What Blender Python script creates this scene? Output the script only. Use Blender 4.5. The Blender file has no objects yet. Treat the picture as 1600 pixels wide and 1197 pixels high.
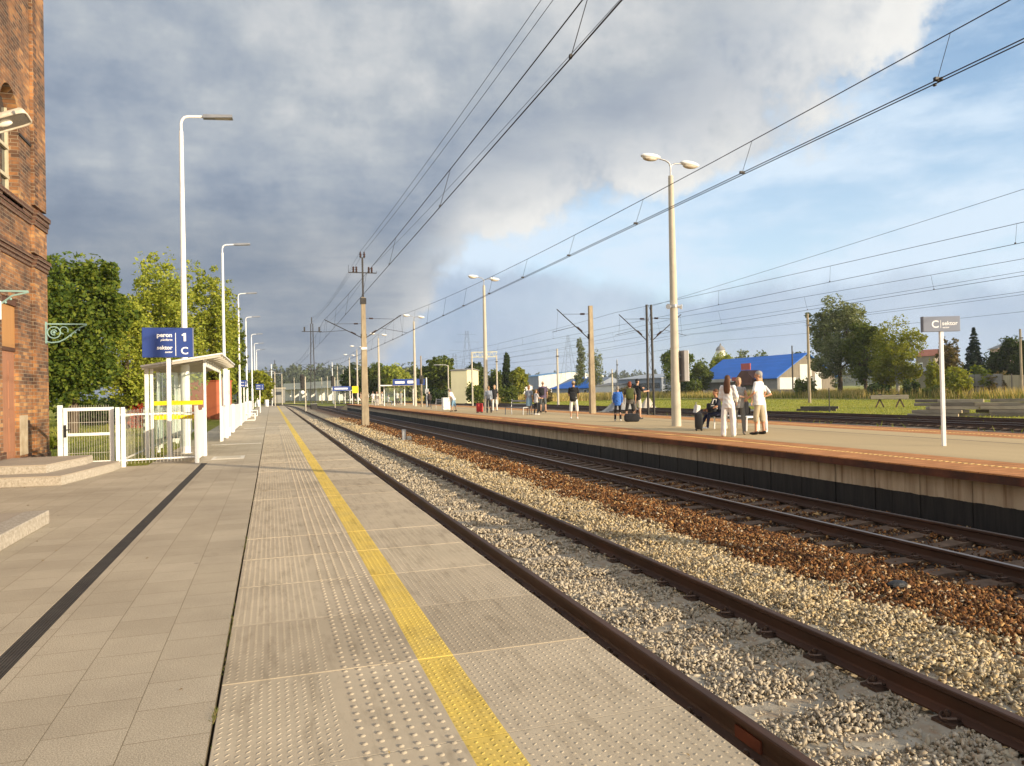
import bpy, bmesh, math, random
import numpy as np
from mathutils import Vector, Matrix, Euler
random.seed(7); rng = np.random.default_rng(7)
S = bpy.context.scene; COL = S.collection; R = math.radians

# ------------------------------------------------------------------ camera
F_PX, CX, CY, ROLL, HC = 1165., 800., 598.5, .021, 1.45
PITCH, YAW = .010818, .31251
fw = Vector((math.sin(YAW)*math.cos(PITCH), math.cos(YAW)*math.cos(PITCH), math.sin(PITCH)))
rt0 = Vector((math.cos(YAW), -math.sin(YAW), 0)); up0 = rt0.cross(fw)
cr, sr = math.cos(ROLL), math.sin(ROLL)
rt = cr*rt0 - sr*up0; up = sr*rt0 + cr*up0
cam = bpy.data.cameras.new('camera'); cam_o = bpy.data.objects.new('camera', cam); COL.objects.link(cam_o)
cam.sensor_width = 36; cam.lens = F_PX/1600*36; cam.clip_end = 6000; cam.clip_start = .05
m = Matrix((rt, up, -fw)).transposed().to_4x4(); m.translation = (0, 0, HC); cam_o.matrix_world = m
S.camera = cam_o
EYE = Vector((0, 0, HC))
def ray(px, py): return (fw*F_PX + rt*(px-CX) - up*(py-CY)).normalized()
def G(px, py, z=0.):
    d = ray(px, py); return EYE + d*((z-HC)/d.z)
def onX(px, py, x):
    d = ray(px, py); return EYE + d*(x/d.x)
def atd(px, py, dist):
    d = ray(px, py); return EYE + d*(dist/d.dot(fw))
def depth(p): return (Vector(p)-EYE).dot(fw)

# ------------------------------------------------------------------ sun, sky, exposure
SUN_EL, SUN_X, SUN_Y = R(13.5), .63, -.776
sun_dir = Vector((SUN_X*math.cos(SUN_EL), SUN_Y*math.cos(SUN_EL), math.sin(SUN_EL)))
sl = bpy.data.lights.new('sun', 'SUN'); sl.energy = 4.7; sl.angle = R(.5); sl.color = (1.0, .83, .60)
so = bpy.data.objects.new('sun', sl); COL.objects.link(so)
so.rotation_euler = sun_dir.to_track_quat('Z', 'Y').to_euler(); so.location = (60, -70, 40)
S.view_settings.view_transform = 'Standard'; S.view_settings.look = 'None'
S.view_settings.exposure = .60; S.view_settings.gamma = 1

class NT:
    """tiny node-tree writer"""
    def __init__(s, tree): s.t = tree; tree.nodes.clear()
    def n(s, typ, **kw):
        nd = s.t.nodes.new(typ)
        ins = kw.pop('i', {})
        for k, v in kw.items(): setattr(nd, k, v)
        for k, v in ins.items():
            if hasattr(v, 'is_output') or isinstance(v, bpy.types.NodeSocket): s.t.links.new(v, nd.inputs[k])
            else: nd.inputs[k].default_value = v
        return nd
    def math(s, op, a, b=0., c=0., clamp=False):
        nd = s.t.nodes.new('ShaderNodeMath'); nd.operation = op; nd.use_clamp = clamp
        for k, v in enumerate((a, b, c)):
            if isinstance(v, bpy.types.NodeSocket): s.t.links.new(v, nd.inputs[k])
            else: nd.inputs[k].default_value = v
        return nd.outputs[0]
    def ramp(s, fac, stops, interp='LINEAR'):
        nd = s.t.nodes.new('ShaderNodeValToRGB'); nd.color_ramp.interpolation = interp
        el = nd.color_ramp.elements
        while len(el) < len(stops): el.new(.5)
        for e, (p, c) in zip(el, stops):
            e.position = p; e.color = (*c, 1) if len(c) == 3 else c
        s.t.links.new(fac, nd.inputs[0]); return nd.outputs[0]
    def mix(s, fac, a, b, blend='MIX'):
        nd = s.t.nodes.new('ShaderNodeMix'); nd.data_type = 'RGBA'; nd.blend_type = blend
        for k, v in ((0, fac), (6, a), (7, b)):
            if isinstance(v, bpy.types.NodeSocket): s.t.links.new(v, nd.inputs[k])
            else: nd.inputs[k].default_value = (*v, 1) if isinstance(v, tuple) and len(v) == 3 else v
        return nd.outputs[2]
    def noise(s, vec, scale, detail=5, rough=.55, dim='3D'):
        nd = s.t.nodes.new('ShaderNodeTexNoise'); nd.noise_dimensions = dim
        if vec is not None: s.t.links.new(vec, nd.inputs['Vector'])
        nd.inputs['Scale'].default_value = scale; nd.inputs['Detail'].default_value = detail; nd.inputs['Roughness'].default_value = rough
        return nd.outputs[0]
    def sstep(s, x, a, b):
        nd = s.t.nodes.new('ShaderNodeMapRange'); nd.interpolation_type = 'SMOOTHSTEP'; nd.clamp = True
        s.t.links.new(x, nd.inputs[0]); nd.inputs[1].default_value = a; nd.inputs[2].default_value = b
        return nd.outputs[0]

world = bpy.data.worlds.new('World'); S.world = world; world.use_nodes = True
w = NT(world.node_tree)
sky = w.n('ShaderNodeTexSky', sky_type='NISHITA', sun_disc=False, sun_elevation=SUN_EL, sun_rotation=math.atan2(SUN_X, SUN_Y))
sky.air_density = 1.0; sky.dust_density = .6; sky.ozone_density = 1.6
tc = w.n('ShaderNodeTexCoord').outputs['Generated']
nrm = w.n('ShaderNodeVectorMath', operation='NORMALIZE', i={0: tc}).outputs[0]
sep = w.n('ShaderNodeSeparateXYZ', i={0: nrm})
X_, Y_, Z_ = sep.outputs
az = w.math('MULTIPLY', w.math('ARCTAN2', X_, Y_), 57.2958)
el = w.math('MULTIPLY', w.math('ARCSINE', Z_), 57.2958)
zz = w.math('ADD', w.math('MAXIMUM', Z_, 0.), .10)
pl = w.n('ShaderNodeCombineXYZ', i={0: w.math('DIVIDE', X_, zz), 1: w.math('DIVIDE', Y_, zz), 2: 0.}).outputs[0]
n_big = w.noise(pl, .75, 7, .58); n_mid = w.noise(pl, 2.2, 6, .6); n_fine = w.noise(nrm, 9., 8, .62)
n_soft = w.noise(nrm, 5.0, 5, .55)
# the grey cloud deck: left of a ragged edge that runs down from the upper right of the view
# edge: az = 32 deg at el 9, 41 at 19, 48 at 26
edge = w.math('SUBTRACT', w.math('ADD', w.math('MULTIPLY', el, .95), 23.6), az)           # >0 inside
edge2 = w.math('MULTIPLY', w.math('SUBTRACT', el, w.math('ADD', 10.6, w.math('MULTIPLY', w.math('SUBTRACT', az, 14.), .22))), 2.2)
edge2 = w.math('ADD', edge2, w.math('MULTIPLY', w.math('MAXIMUM', w.math('SUBTRACT', 15., az), 0.), 2.4))
edge = w.math('MINIMUM', edge, edge2)
edge = w.math('ADD', edge, w.math('MULTIPLY', w.math('SUBTRACT', n_fine, .5), 26.))
edge = w.math('ADD', edge, w.math('MULTIPLY', w.math('SUBTRACT', n_soft, .5), 16.))
m_main = w.sstep(edge, -1.5, 3.5)
behind = w.sstep(Y_, -.25, .12)
m_main = w.math('MULTIPLY', m_main, behind)
# break at el ~10.5, az 10..30 where clear sky shows under the deck
brk = w.math('ADD', w.math('MULTIPLY', w.math('SUBTRACT', el, 10.2), .45), w.math('MULTIPLY', w.math('SUBTRACT', n_fine, .5), 5.0))
brk = w.math('SUBTRACT', 1., w.math('POWER', w.math('MINIMUM', w.math('ABSOLUTE', brk), 1.), 1.))
brk = w.math('MULTIPLY', brk, w.sstep(az, 8., 24.))
m_main = w.math('MULTIPLY', m_main, w.math('SUBTRACT', 1., w.math('MULTIPLY', brk, .85)))
# low bank of blue-grey stratus
low = w.math('SUBTRACT', w.math('ADD', 7.3, w.math('MULTIPLY', w.math('SUBTRACT', n_fine, .5), 6.)), el)
low = w.math('ADD', low, w.math('MULTIPLY', w.math('SUBTRACT', n_soft, .5), 6.))
low = w.math('ADD', low, w.math('MULTIPLY', w.sstep(az, 33., 12.), 2.6))
m_low = w.math('MULTIPLY', w.sstep(low, -.8, 1.6), w.math('MULTIPLY', w.math('ADD', .70, w.math('MULTIPLY', w.sstep(az, 34., 14.), .22)), behind))
# thin white veils over the blue part
veil = w.math('MULTIPLY', w.sstep(w.noise(w.n('ShaderNodeMapping', i={0: nrm, 'Scale': (3., 3., 9.)}).outputs[0], 1.6, 7, .6), .36, .68), .72)
hz = w.math('MULTIPLY', w.sstep(el, 27., 4.), .58)
# cloud shading
inner = w.sstep(edge, 1., 19.)
body = w.math('ADD', w.math('MULTIPLY', n_big, .55), w.math('MULTIPLY', n_mid, .25))
body = w.math('ADD', body, w.math('MULTIPLY', n_soft, .25))
body = w.math('ADD', body, w.math('MULTIPLY', w.math('SUBTRACT', n_fine, .5), .34))
body = w.math('ADD', body, w.math('ADD', .012, w.math('MULTIPLY', w.sstep(el, 14., 30.), .03)))
cl_dark = w.ramp(body, [(.38, (.125, .165, .235)), (.49, (.215, .255, .315)), (.58, (.31, .34, .375)), (.70, (.48, .485, .485))])
cl_edge = w.ramp(n_fine, [(.34, (.33, .365, .41)), (.58, (.66, .65, .62))])
cl = w.mix(w.math('MULTIPLY', w.math('SUBTRACT', 1., inner), .85), cl_dark, cl_edge)
darkband = w.math('MULTIPLY', w.sstep(el, 17., 9.), w.sstep(az, 22., 2.))
cl = w.mix(w.math('MULTIPLY', darkband, .55), cl, (.105, .138, .190))
cl = w.mix(1., cl, w.ramp(w.sstep(az, -17., -40.), [(0, (1,1,1)), (1, (2.5,2.4,2.25))]), 'MULTIPLY')  # deck made brighter left of the view, added to lift the fill light
lowc = w.ramp(n_soft, [(.35, (.20, .27, .38)), (.65, (.38, .44, .52))])
skyc = w.mix(1., sky.outputs[0], (1.02, 1.08, 1.12), 'MULTIPLY')
bg_sky = w.n('ShaderNodeBackground', i={0: skyc, 1: .145})
bg_veil = w.n('ShaderNodeBackground', i={0: (.47, .565, .66, 1), 1: 1.})
bg_low = w.n('ShaderNodeBackground', i={0: lowc, 1: 1.})
bg_cl = w.n('ShaderNodeBackground', i={0: cl, 1: 1.})
v_all = w.math('ADD', veil, hz, clamp=True)
v_all = w.math('MULTIPLY', v_all, behind)
s1 = w.n('ShaderNodeMixShader', i={0: v_all, 1: bg_sky.outputs[0], 2: bg_veil.outputs[0]})
s2 = w.n('ShaderNodeMixShader', i={0: m_low, 1: s1.outputs[0], 2: bg_low.outputs[0]})
s3 = w.n('ShaderNodeMixShader', i={0: m_main, 1: s2.outputs[0], 2: bg_cl.outputs[0]})
bg_rear_fill = w.n('ShaderNodeBackground', i={0: w.ramp(n_big, [(.35, (.42,.46,.54)), (.6, (1.05,1.0,.92))]), 1: 1.})  # bright unseen clouds behind the camera, added as fill light
rear = w.math('MULTIPLY', w.math('SUBTRACT', 1., w.sstep(Y_, -.35, .0)), w.math('MULTIPLY', w.sstep(n_mid, .36, .56), .85))
s4 = w.n('ShaderNodeMixShader', i={0: rear, 1: s3.outputs[0], 2: bg_rear_fill.outputs[0]})
w.n('ShaderNodeOutputWorld', i={0: s4.outputs[0]})

# ------------------------------------------------------------------ helpers
class MB:
    def __init__(s): s.v = []; s.f = []
    def add(s, vs, fs):
        b = len(s.v); s.v += [tuple(v) for v in vs]; s.f += [tuple(i+b for i in f) for f in fs]; return s
    def box(s, a, b, rot=None, org=None):
        x0, y0, z0 = a; x1, y1, z1 = b
        vs = [Vector(p) for p in ((x0,y0,z0),(x1,y0,z0),(x1,y1,z0),(x0,y1,z0),(x0,y0,z1),(x1,y0,z1),(x1,y1,z1),(x0,y1,z1))]
        if rot is not None:
            o = Vector(org) if org is not None else (Vector(a)+Vector(b))/2
            vs = [rot @ (v-o) + o for v in vs]
        return s.add(vs, [(0,3,2,1),(4,5,6,7),(0,1,5,4),(1,2,6,5),(2,3,7,6),(3,0,4,7)])
    def bbox(s, a, b, w=.01):
        """box with chamfered edges"""
        bm = bmesh.new(); x0,y0,z0=a; x1,y1,z1=b
        vs=[bm.verts.new(p) for p in ((x0,y0,z0),(x1,y0,z0),(x1,y1,z0),(x0,y1,z0),(x0,y0,z1),(x1,y0,z1),(x1,y1,z1),(x0,y1,z1))]
        for f in [(0,3,2,1),(4,5,6,7),(0,1,5,4),(1,2,6,5),(2,3,7,6),(3,0,4,7)]: bm.faces.new([vs[i] for i in f])
        bmesh.ops.bevel(bm, geom=bm.edges[:], offset=w, segments=2, affect='EDGES', profile=.5)
        return s.frombm(bm)
    def frombm(s, bm):
        bm.verts.index_update(); s.add([v.co[:] for v in bm.verts], [[v.index for v in f.verts] for f in bm.faces]); bm.free(); return s
    def cyl(s, p, q, r0, r1=None, n=10, caps=True):
        p = Vector(p); q = Vector(q); r1 = r0 if r1 is None else r1
        d = (q-p).normalized(); a = d.orthogonal().normalized(); b = d.cross(a)
        vs = []
        for c, r in ((p, r0), (q, r1)):
            for k in range(n):
                t = 2*math.pi*(k+.5)/n; vs.append(c + (a*math.cos(t)+b*math.sin(t))*r)
        fs = [(k, (k+1)%n, n+(k+1)%n, n+k) for k in range(n)]
        if caps: fs += [tuple(range(n))[::-1], tuple(range(n, 2*n))]
        return s.add(vs, fs)
    def bar(s, p, q, w, h, upv=(0,0,1)):
        p = Vector(p); q = Vector(q); d = (q-p).normalized(); u = Vector(upv)
        if abs(d.dot(u)) > .99: u = Vector((0,1,0))
        a = d.cross(u).normalized(); b = a.cross(d)
        vs = [c + a*sx*w/2 + b*sy*h/2 for c in (p, q) for sx, sy in ((-1,-1),(1,-1),(1,1),(-1,1))]
        return s.add(vs, [(0,1,2,3)[::-1],(4,5,6,7),(0,1,5,4),(1,2,6,5),(2,3,7,6),(3,0,4,7)])
    def tube(s, pts, r, n=8, caps=True):
        pts = [Vector(p) for p in pts]; rs = r if isinstance(r, (list, tuple)) else [r]*len(pts)
        vs = []; a = None
        for i, p in enumerate(pts):
            d = ((pts[min(i+1, len(pts)-1)] - pts[max(i-1, 0)])).normalized()
            if a is None: a = d.orthogonal().normalized()
            a = (a - d*a.dot(d)); a = a.normalized() if a.length > 1e-6 else d.orthogonal().normalized()
            b = d.cross(a)
            for k in range(n):
                t = 2*math.pi*(k+.5)/n; vs.append(p + (a*math.cos(t)+b*math.sin(t))*rs[i])
        m_ = len(pts)
        fs = [(i*n+k, i*n+(k+1)%n, (i+1)*n+(k+1)%n, (i+1)*n+k) for i in range(m_-1) for k in range(n)]
        if caps: fs += [tuple(range(n))[::-1], tuple(range((m_-1)*n, m_*n))]
        return s.add(vs, fs)
    def lathe(s, prof, org=(0,0,0), n=16, axis=None):
        o = Vector(org); q = Vector((0,0,1)).rotation_difference(Vector(axis)) if axis is not None else None
        vs = []
        for r, z in prof:
            for k in range(n):
                t = 2*math.pi*k/n; v = Vector((r*math.cos(t), r*math.sin(t), z))
                vs.append(o + (q @ v if q else v))
        m_ = len(prof)
        fs = [(i*n+k, i*n+(k+1)%n, (i+1)*n+(k+1)%n, (i+1)*n+k) for i in range(m_-1) for k in range(n)]
        fs += [tuple(range(n))[::-1], tuple(range((m_-1)*n, m_*n))]
        return s.add(vs, fs)
    def prism(s, poly, a, b, axis='x'):
        """poly of 2-D points, extruded along an axis from a to b; x: (y,z), y: (x,z), z: (x,y)"""
        mk = {'x': lambda u,v,t: (t,u,v), 'y': lambda u,v,t: (u,t,v), 'z': lambda u,v,t: (u,v,t)}[axis]
        n = len(poly); vs = [mk(u,v,a) for u,v in poly] + [mk(u,v,b) for u,v in poly]
        fs = [tuple(range(n))[::-1], tuple(range(n,2*n))] + [(k,(k+1)%n,n+(k+1)%n,n+k) for k in range(n)]
        return s.add(vs, fs)
    def ell(s, c, r, nu=12, nv=8, rot=None):
        c = Vector(c); vs = []; fs = []
        for j in range(1, nv):
            ph = math.pi*j/nv
            for k in range(nu):
                t = 2*math.pi*k/nu; v = Vector((r[0]*math.sin(ph)*math.cos(t), r[1]*math.sin(ph)*math.sin(t), r[2]*math.cos(ph)))
                vs.append(c + (rot @ v if rot is not None else v))
        b = len(vs)
        for sgn in (1, -1):
            v = Vector((0,0,r[2]*sgn)); vs.append(c + (rot @ v if rot is not None else v))
        for j in range(nv-2):
            for k in range(nu): fs.append((j*nu+k, (j+1)*nu+k, (j+1)*nu+(k+1)%nu, j*nu+(k+1)%nu))
        for k in range(nu):
            fs.append((b, k, (k+1)%nu)); fs.append((b+1, (nv-2)*nu+(k+1)%nu, (nv-2)*nu+k))
        return s.add(vs, fs)
    def quad(s, a, b, c, d): return s.add([a,b,c,d], [(0,1,2,3)])
    def mesh(s, name):
        me = bpy.data.meshes.new(name); me.from_pydata(s.v, [], s.f)
        bm = bmesh.new(); bm.from_mesh(me); bmesh.ops.recalc_face_normals(bm, faces=bm.faces[:]); bm.to_mesh(me); bm.free()
        return me

def link(name, me, mat, parent=None, smooth=False, loc=None):
    o = bpy.data.objects.new(name, me); COL.objects.link(o)
    if mat is not None and len(me.materials) == 0: me.materials.append(mat)
    if parent is not None: o.parent = parent
    if loc is not None: o.location = loc
    if smooth:
        me.polygons.foreach_set('use_smooth', [True]*len(me.polygons))
        try: me.set_sharp_from_angle(angle=R(38))
        except Exception: pass
    return o
def part(name, mb, mat, parent, smooth=False, label=None):
    o = link(name, mb.mesh(name), mat, parent, smooth)
    if label: o['label'] = label
    return o
def thing(name, loc, label, cat, group=None, rz=0.):
    o = bpy.data.objects.new(name, None); COL.objects.link(o); o.empty_display_size = .2
    o.location = loc; o.rotation_euler = (0, 0, rz); o['label'] = label; o['category'] = cat
    if group: o['group'] = group
    return o
def tag(o, label, cat, group=None):
    o['label'] = label; o['category'] = cat
    if group: o['group'] = group
    return o
def solo(name, mb, mat, label, cat, group=None, smooth=False, loc=(0,0,0)):
    return tag(link(name, mb.mesh(name), mat, None, smooth, loc), label, cat, group)
def struct(name, mb, mat, kind='structure', smooth=False):
    o = link(name, mb.mesh(name) if isinstance(mb, MB) else mb, mat, None, smooth); o['kind'] = kind; return o
def dup(root, loc, label=None, rz=None, scale=None):
    def cp(o, par):
        c = o.copy(); COL.objects.link(c); c.parent = par
        for ch in o.children: cp(ch, c)
        return c
    r = cp(root, None); r.location = loc
    if label: r['label'] = label
    if rz is not None: r.rotation_euler = (0,0,rz)
    if scale is not None: r.scale = (scale,)*3
    return r
def npmesh(name, V, Fc, mat_index=None):
    """V (n,3), Fc (m,k) all faces the same size"""
    me = bpy.data.meshes.new(name); m_, k = Fc.shape
    me.vertices.add(len(V)); me.vertices.foreach_set('co', V.astype(np.float32).ravel())
    me.loops.add(m_*k); me.loops.foreach_set('vertex_index', Fc.astype(np.int32).ravel())
    me.polygons.add(m_); me.polygons.foreach_set('loop_start', np.arange(0, m_*k, k, dtype=np.int32))
    me.polygons.foreach_set('loop_total', np.full(m_, k, dtype=np.int32))
    me.update(calc_edges=True); me.validate(); return me

# ------------------------------------------------------------------ materials
def M(name, c1, c2=None, scale=3., rough=.75, metal=0., bump=0., bscale=30., c3=None, speck=0., spec=.3, stretch=None, coat=0.):
    mt = bpy.data.materials.new(name); mt.use_nodes = True; t = NT(mt.node_tree)
    co = t.n('ShaderNodeTexCoord').outputs['Object']
    if stretch: co = t.n('ShaderNodeMapping', i={0: co, 'Scale': stretch}).outputs[0]
    p = t.n('ShaderNodeBsdfPrincipled')
    p.inputs['Roughness'].default_value = rough; p.inputs['Metallic'].default_value = metal
    p.inputs['Specular IOR Level'].default_value = spec
    if coat: p.inputs['Coat Weight'].default_value = coat
    c2 = c2 or tuple(v*.82 for v in c1)
    n1 = t.noise(co, scale, 6, .6)
    stops = [(.32, c2), (.68, c1)] if c3 is None else [(.28, c3), (.5, c2), (.72, c1)]
    col = t.ramp(n1, stops)
    if speck:
        n2 = t.noise(co, 180., 2, .7)
        col = t.mix(speck, col, t.ramp(n2, [(.35, (.25,.25,.25)), (.65, (1.6,1.6,1.6))]), 'MULTIPLY')
    t.t.links.new(col, p.inputs['Base Color'])
    if bump:
        bn = t.n('ShaderNodeBump', i={'Strength': bump, 'Distance': .02, 'Height': t.noise(co, bscale, 5, .6)})
        t.t.links.new(bn.outputs[0], p.inputs['Normal'])
    t.n('ShaderNodeOutputMaterial', i={0: p.outputs[0]})
    return mt
def base_of(mt): return next(n for n in mt.node_tree.nodes if n.type == 'BSDF_PRINCIPLED')
def island_mat(name, cols, rough=.8, transl=0., xramp=None):
    """colour by random-per-island"""
    mt = bpy.data.materials.new(name); mt.use_nodes = True; t = NT(mt.node_tree)
    g = t.n('ShaderNodeNewGeometry'); rnd = g.outputs['Random Per Island']
    k = len(cols); col = t.ramp(rnd, [(i/(max(1,k-1)), c) for i, c in enumerate(cols)])
    if xramp: col = xramp(t, g, rnd, col)
    p = t.n('ShaderNodeBsdfPrincipled', i={'Base Color': col, 'Roughness': rough}); p.inputs['Specular IOR Level'].default_value = .25
    out = p.outputs[0]
    if transl:
        tr = t.n('ShaderNodeBsdfTranslucent', i={0: t.mix(1., col, (1.5, 1.35, .5), 'MULTIPLY')})
        out = t.n('ShaderNodeMixShader', i={0: transl, 1: out, 2: tr.outputs[0]}).outputs[0]
    t.n('ShaderNodeOutputMaterial', i={0: out}); return mt

m_white = M('white_paint', (.80,.79,.76), (.72,.71,.68), 2., .42, spec=.5)
m_lampwhite = M('white_lamp_paint', (.80,.79,.76), (.74,.73,.70), 1., .4, spec=.5)
m_conc = M('mast_concrete', (.40,.33,.22), (.30,.24,.16), 4., .9, bump=.3, bscale=25, c3=(.22,.17,.11), stretch=(1,1,.25))
m_concl = M('pole_concrete', (.52,.46,.36), (.44,.39,.30), 2., .85, bump=.15, bscale=40)
m_steel = M('galvanised_steel', (.34,.34,.34), (.26,.26,.27), 6., .5, metal=.6)
m_dark = M('dark_steel', (.05,.045,.04), (.03,.028,.026), 5., .6, metal=.3)
m_wire = M('wire_metal', (.045,.04,.036), (.03,.028,.026), 5., .55, metal=.4)
m_insul = M('insulator_ceramic', (.06,.03,.02), (.04,.02,.015), 8., .25)
m_black = M('black_plastic', (.02,.02,.022), (.013,.013,.014), 5., .5)
m_blue = M('sign_blue', (.028,.06,.24), (.025,.052,.21), 1., .45)
m_text = M('sign_white', (.82,.82,.82), (.80,.80,.80), 1., .5)
m_yel = M('sign_yellow', (.85,.62,.01), (.80,.58,.01), 2., .5)
m_greysign = M('sign_grey', (.22,.24,.30), (.20,.22,.27), 1., .45)
m_bar = M('cream_wire', (.46,.43,.36), (.40,.37,.31), 3., .6)
m_red = M('red_plastic', (.50,.02,.02), (.42,.015,.015), 3., .45)

# ------------------------------------------------------------------ ground
Z_G = -.80
gm = bpy.data.materials.new('ground_grass'); gm.use_nodes = True; t = NT(gm.node_tree)
co = t.n('ShaderNodeTexCoord').outputs['Object']
a = t.ramp(t.noise(co, .09, 5, .6), [(.35, (.19,.205,.035)), (.5, (.30,.30,.055)), (.66, (.38,.33,.09))])
b = t.ramp(t.noise(co, 2.2, 6, .7), [(.3, (.55,.55,.5)), (.7, (1.25,1.25,1.2))])
col = t.mix(1., a, b, 'MULTIPLY')
p = t.n('ShaderNodeBsdfPrincipled', i={'Base Color': col, 'Roughness': .95}); p.inputs['Specular IOR Level'].default_value = .1
bn = t.n('ShaderNodeBump', i={'Strength': .9, 'Distance': .12, 'Height': t.noise(co, 3.5, 6, .75)}); t.t.links.new(bn.outputs[0], p.inputs['Normal'])
t.n('ShaderNodeOutputMaterial', i={0: p.outputs[0]})
xs = [-900,-400,-150,-80,-40,-20,-8,-4.9,-1.95,-1.90,-1.0,1.5,40.2,41.0,43,47,60,90,130,200,400,900]
zs_ = [-.1,-.1,-.1,-.1,-.08,-.06,-.05,-.03,-.03,-1.1,-1.1,-1.1,-1.1,-.82,-.78,-.78,-.8,-.8,-.8,-.8,-.8,-.8]
ys = [-60,-20,0,12,20,30,45,60,80,100,125,140,170,220,300,450,700,1100,1600]
mb = MB(); nx = len(xs)
for y in ys:
    k = min(1, max(0, (y-126)/30))
    for x, z in zip(xs, zs_): mb.v.append((x, y, z*(1-k) + Z_G*k))
mb.f = [(j*nx+i, j*nx+i+1, (j+1)*nx+i+1, (j+1)*nx+i) for j in range(len(ys)-1) for i in range(nx-1)]
struct('ground', mb, gm)

# ballast bed
def bal_z(x):
    return np.interp(x, [1.5,1.9,2.6,3.4,4.3,5.0,6.0,6.6,7.4,8.1,8.8,9.6,10.6,18.6,19.6,21,40,40.8],
                     [-.76,-.745,-.735,-.74,-.735,-.69,-.70,-.74,-.86,-.865,-.87,-.865,-.86,-.86,-.86,-.84,-.84,-1.15])
def track_shift(y):
    return 0. if y < 128 else -((y-128)**2)*.0009 if y < 300 else -((172.)**2)*.0009 - (y-300)*.31
def ballast_color(t, P):
    """colour by place: beige chippings by the near track, rusty ones by the far one"""
    sp = t.n('ShaderNodeSeparateXYZ', i={0: P}); x = sp.outputs[0]
    xn = t.math('ADD', x, t.math('MULTIPLY', t.math('SUBTRACT', t.noise(P, 1.1, 5, .7), .5), 1.9))
    return t.sstep(xn, 5.0, 6.35)
bm_ = bpy.data.materials.new('ballast_bed'); bm_.use_nodes = True; t = NT(bm_.node_tree)
P = t.n('ShaderNodeNewGeometry').outputs['Position']
vo = t.n('ShaderNodeTexVoronoi', i={'Vector': P, 'Scale': 17.})
hs = t.n('ShaderNodeSeparateColor', i={0: vo.outputs['Color']}).outputs[0]
c_b = t.ramp(hs, [(0, (.22,.165,.10)), (.3, (.36,.285,.18)), (.7, (.48,.39,.25)), (1, (.58,.48,.32))])
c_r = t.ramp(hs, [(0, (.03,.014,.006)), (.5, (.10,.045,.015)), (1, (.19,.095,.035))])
k = ballast_color(t, P); col = t.mix(k, c_b, c_r)
sx_ = t.n('ShaderNodeSeparateXYZ', i={0: P})
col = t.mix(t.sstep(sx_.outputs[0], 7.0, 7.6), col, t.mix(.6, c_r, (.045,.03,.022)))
col = t.mix(t.math('MULTIPLY', t.sstep(sx_.outputs[0], 18.8, 19.5), t.sstep(t.noise(P, .5, 6, .7), .42, .6)), col, t.mix(.6, c_b, (.12,.10,.075)))
d_ = t.ramp(vo.outputs['Distance'], [(.2, (1,1,1)), (.7, (.55,.55,.55))])
col = t.mix(.8, col, d_, 'MULTIPLY')
p = t.n('ShaderNodeBsdfPrincipled', i={'Base Color': col, 'Roughness': .9})
bn = t.n('ShaderNodeBump', i={'Strength': 1., 'Distance': .05, 'Height': vo.outputs['Distance']}); bn.invert = True
t.t.links.new(bn.outputs[0], p.inputs['Normal']); t.n('ShaderNodeOutputMaterial', i={0: p.outputs[0]})
bx_ = [1.5,1.9,2.6,3.4,4.3,5.0,5.5,6.0,6.6,7.0,7.4,8.1,8.8,9.6,10.6,18.6,19.6,21,24,28,33,37,40,40.8]
by_ = list(range(-10, 128, 6)) + list(range(128, 420, 8))
mb = MB(); n_ = len(bx_)
for y in by_:
    for x in bx_: mb.v.append((x+track_shift(y), y, float(bal_z(x)) - (.028 if y < 66 else 0)))
mb.f = [(j*n_+i, j*n_+i+1, (j+1)*n_+i+1, (j+1)*n_+i) for j in range(len(by_)-1) for i in range(n_-1)]
struct('ballast_bed', mb, bm_)

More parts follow.
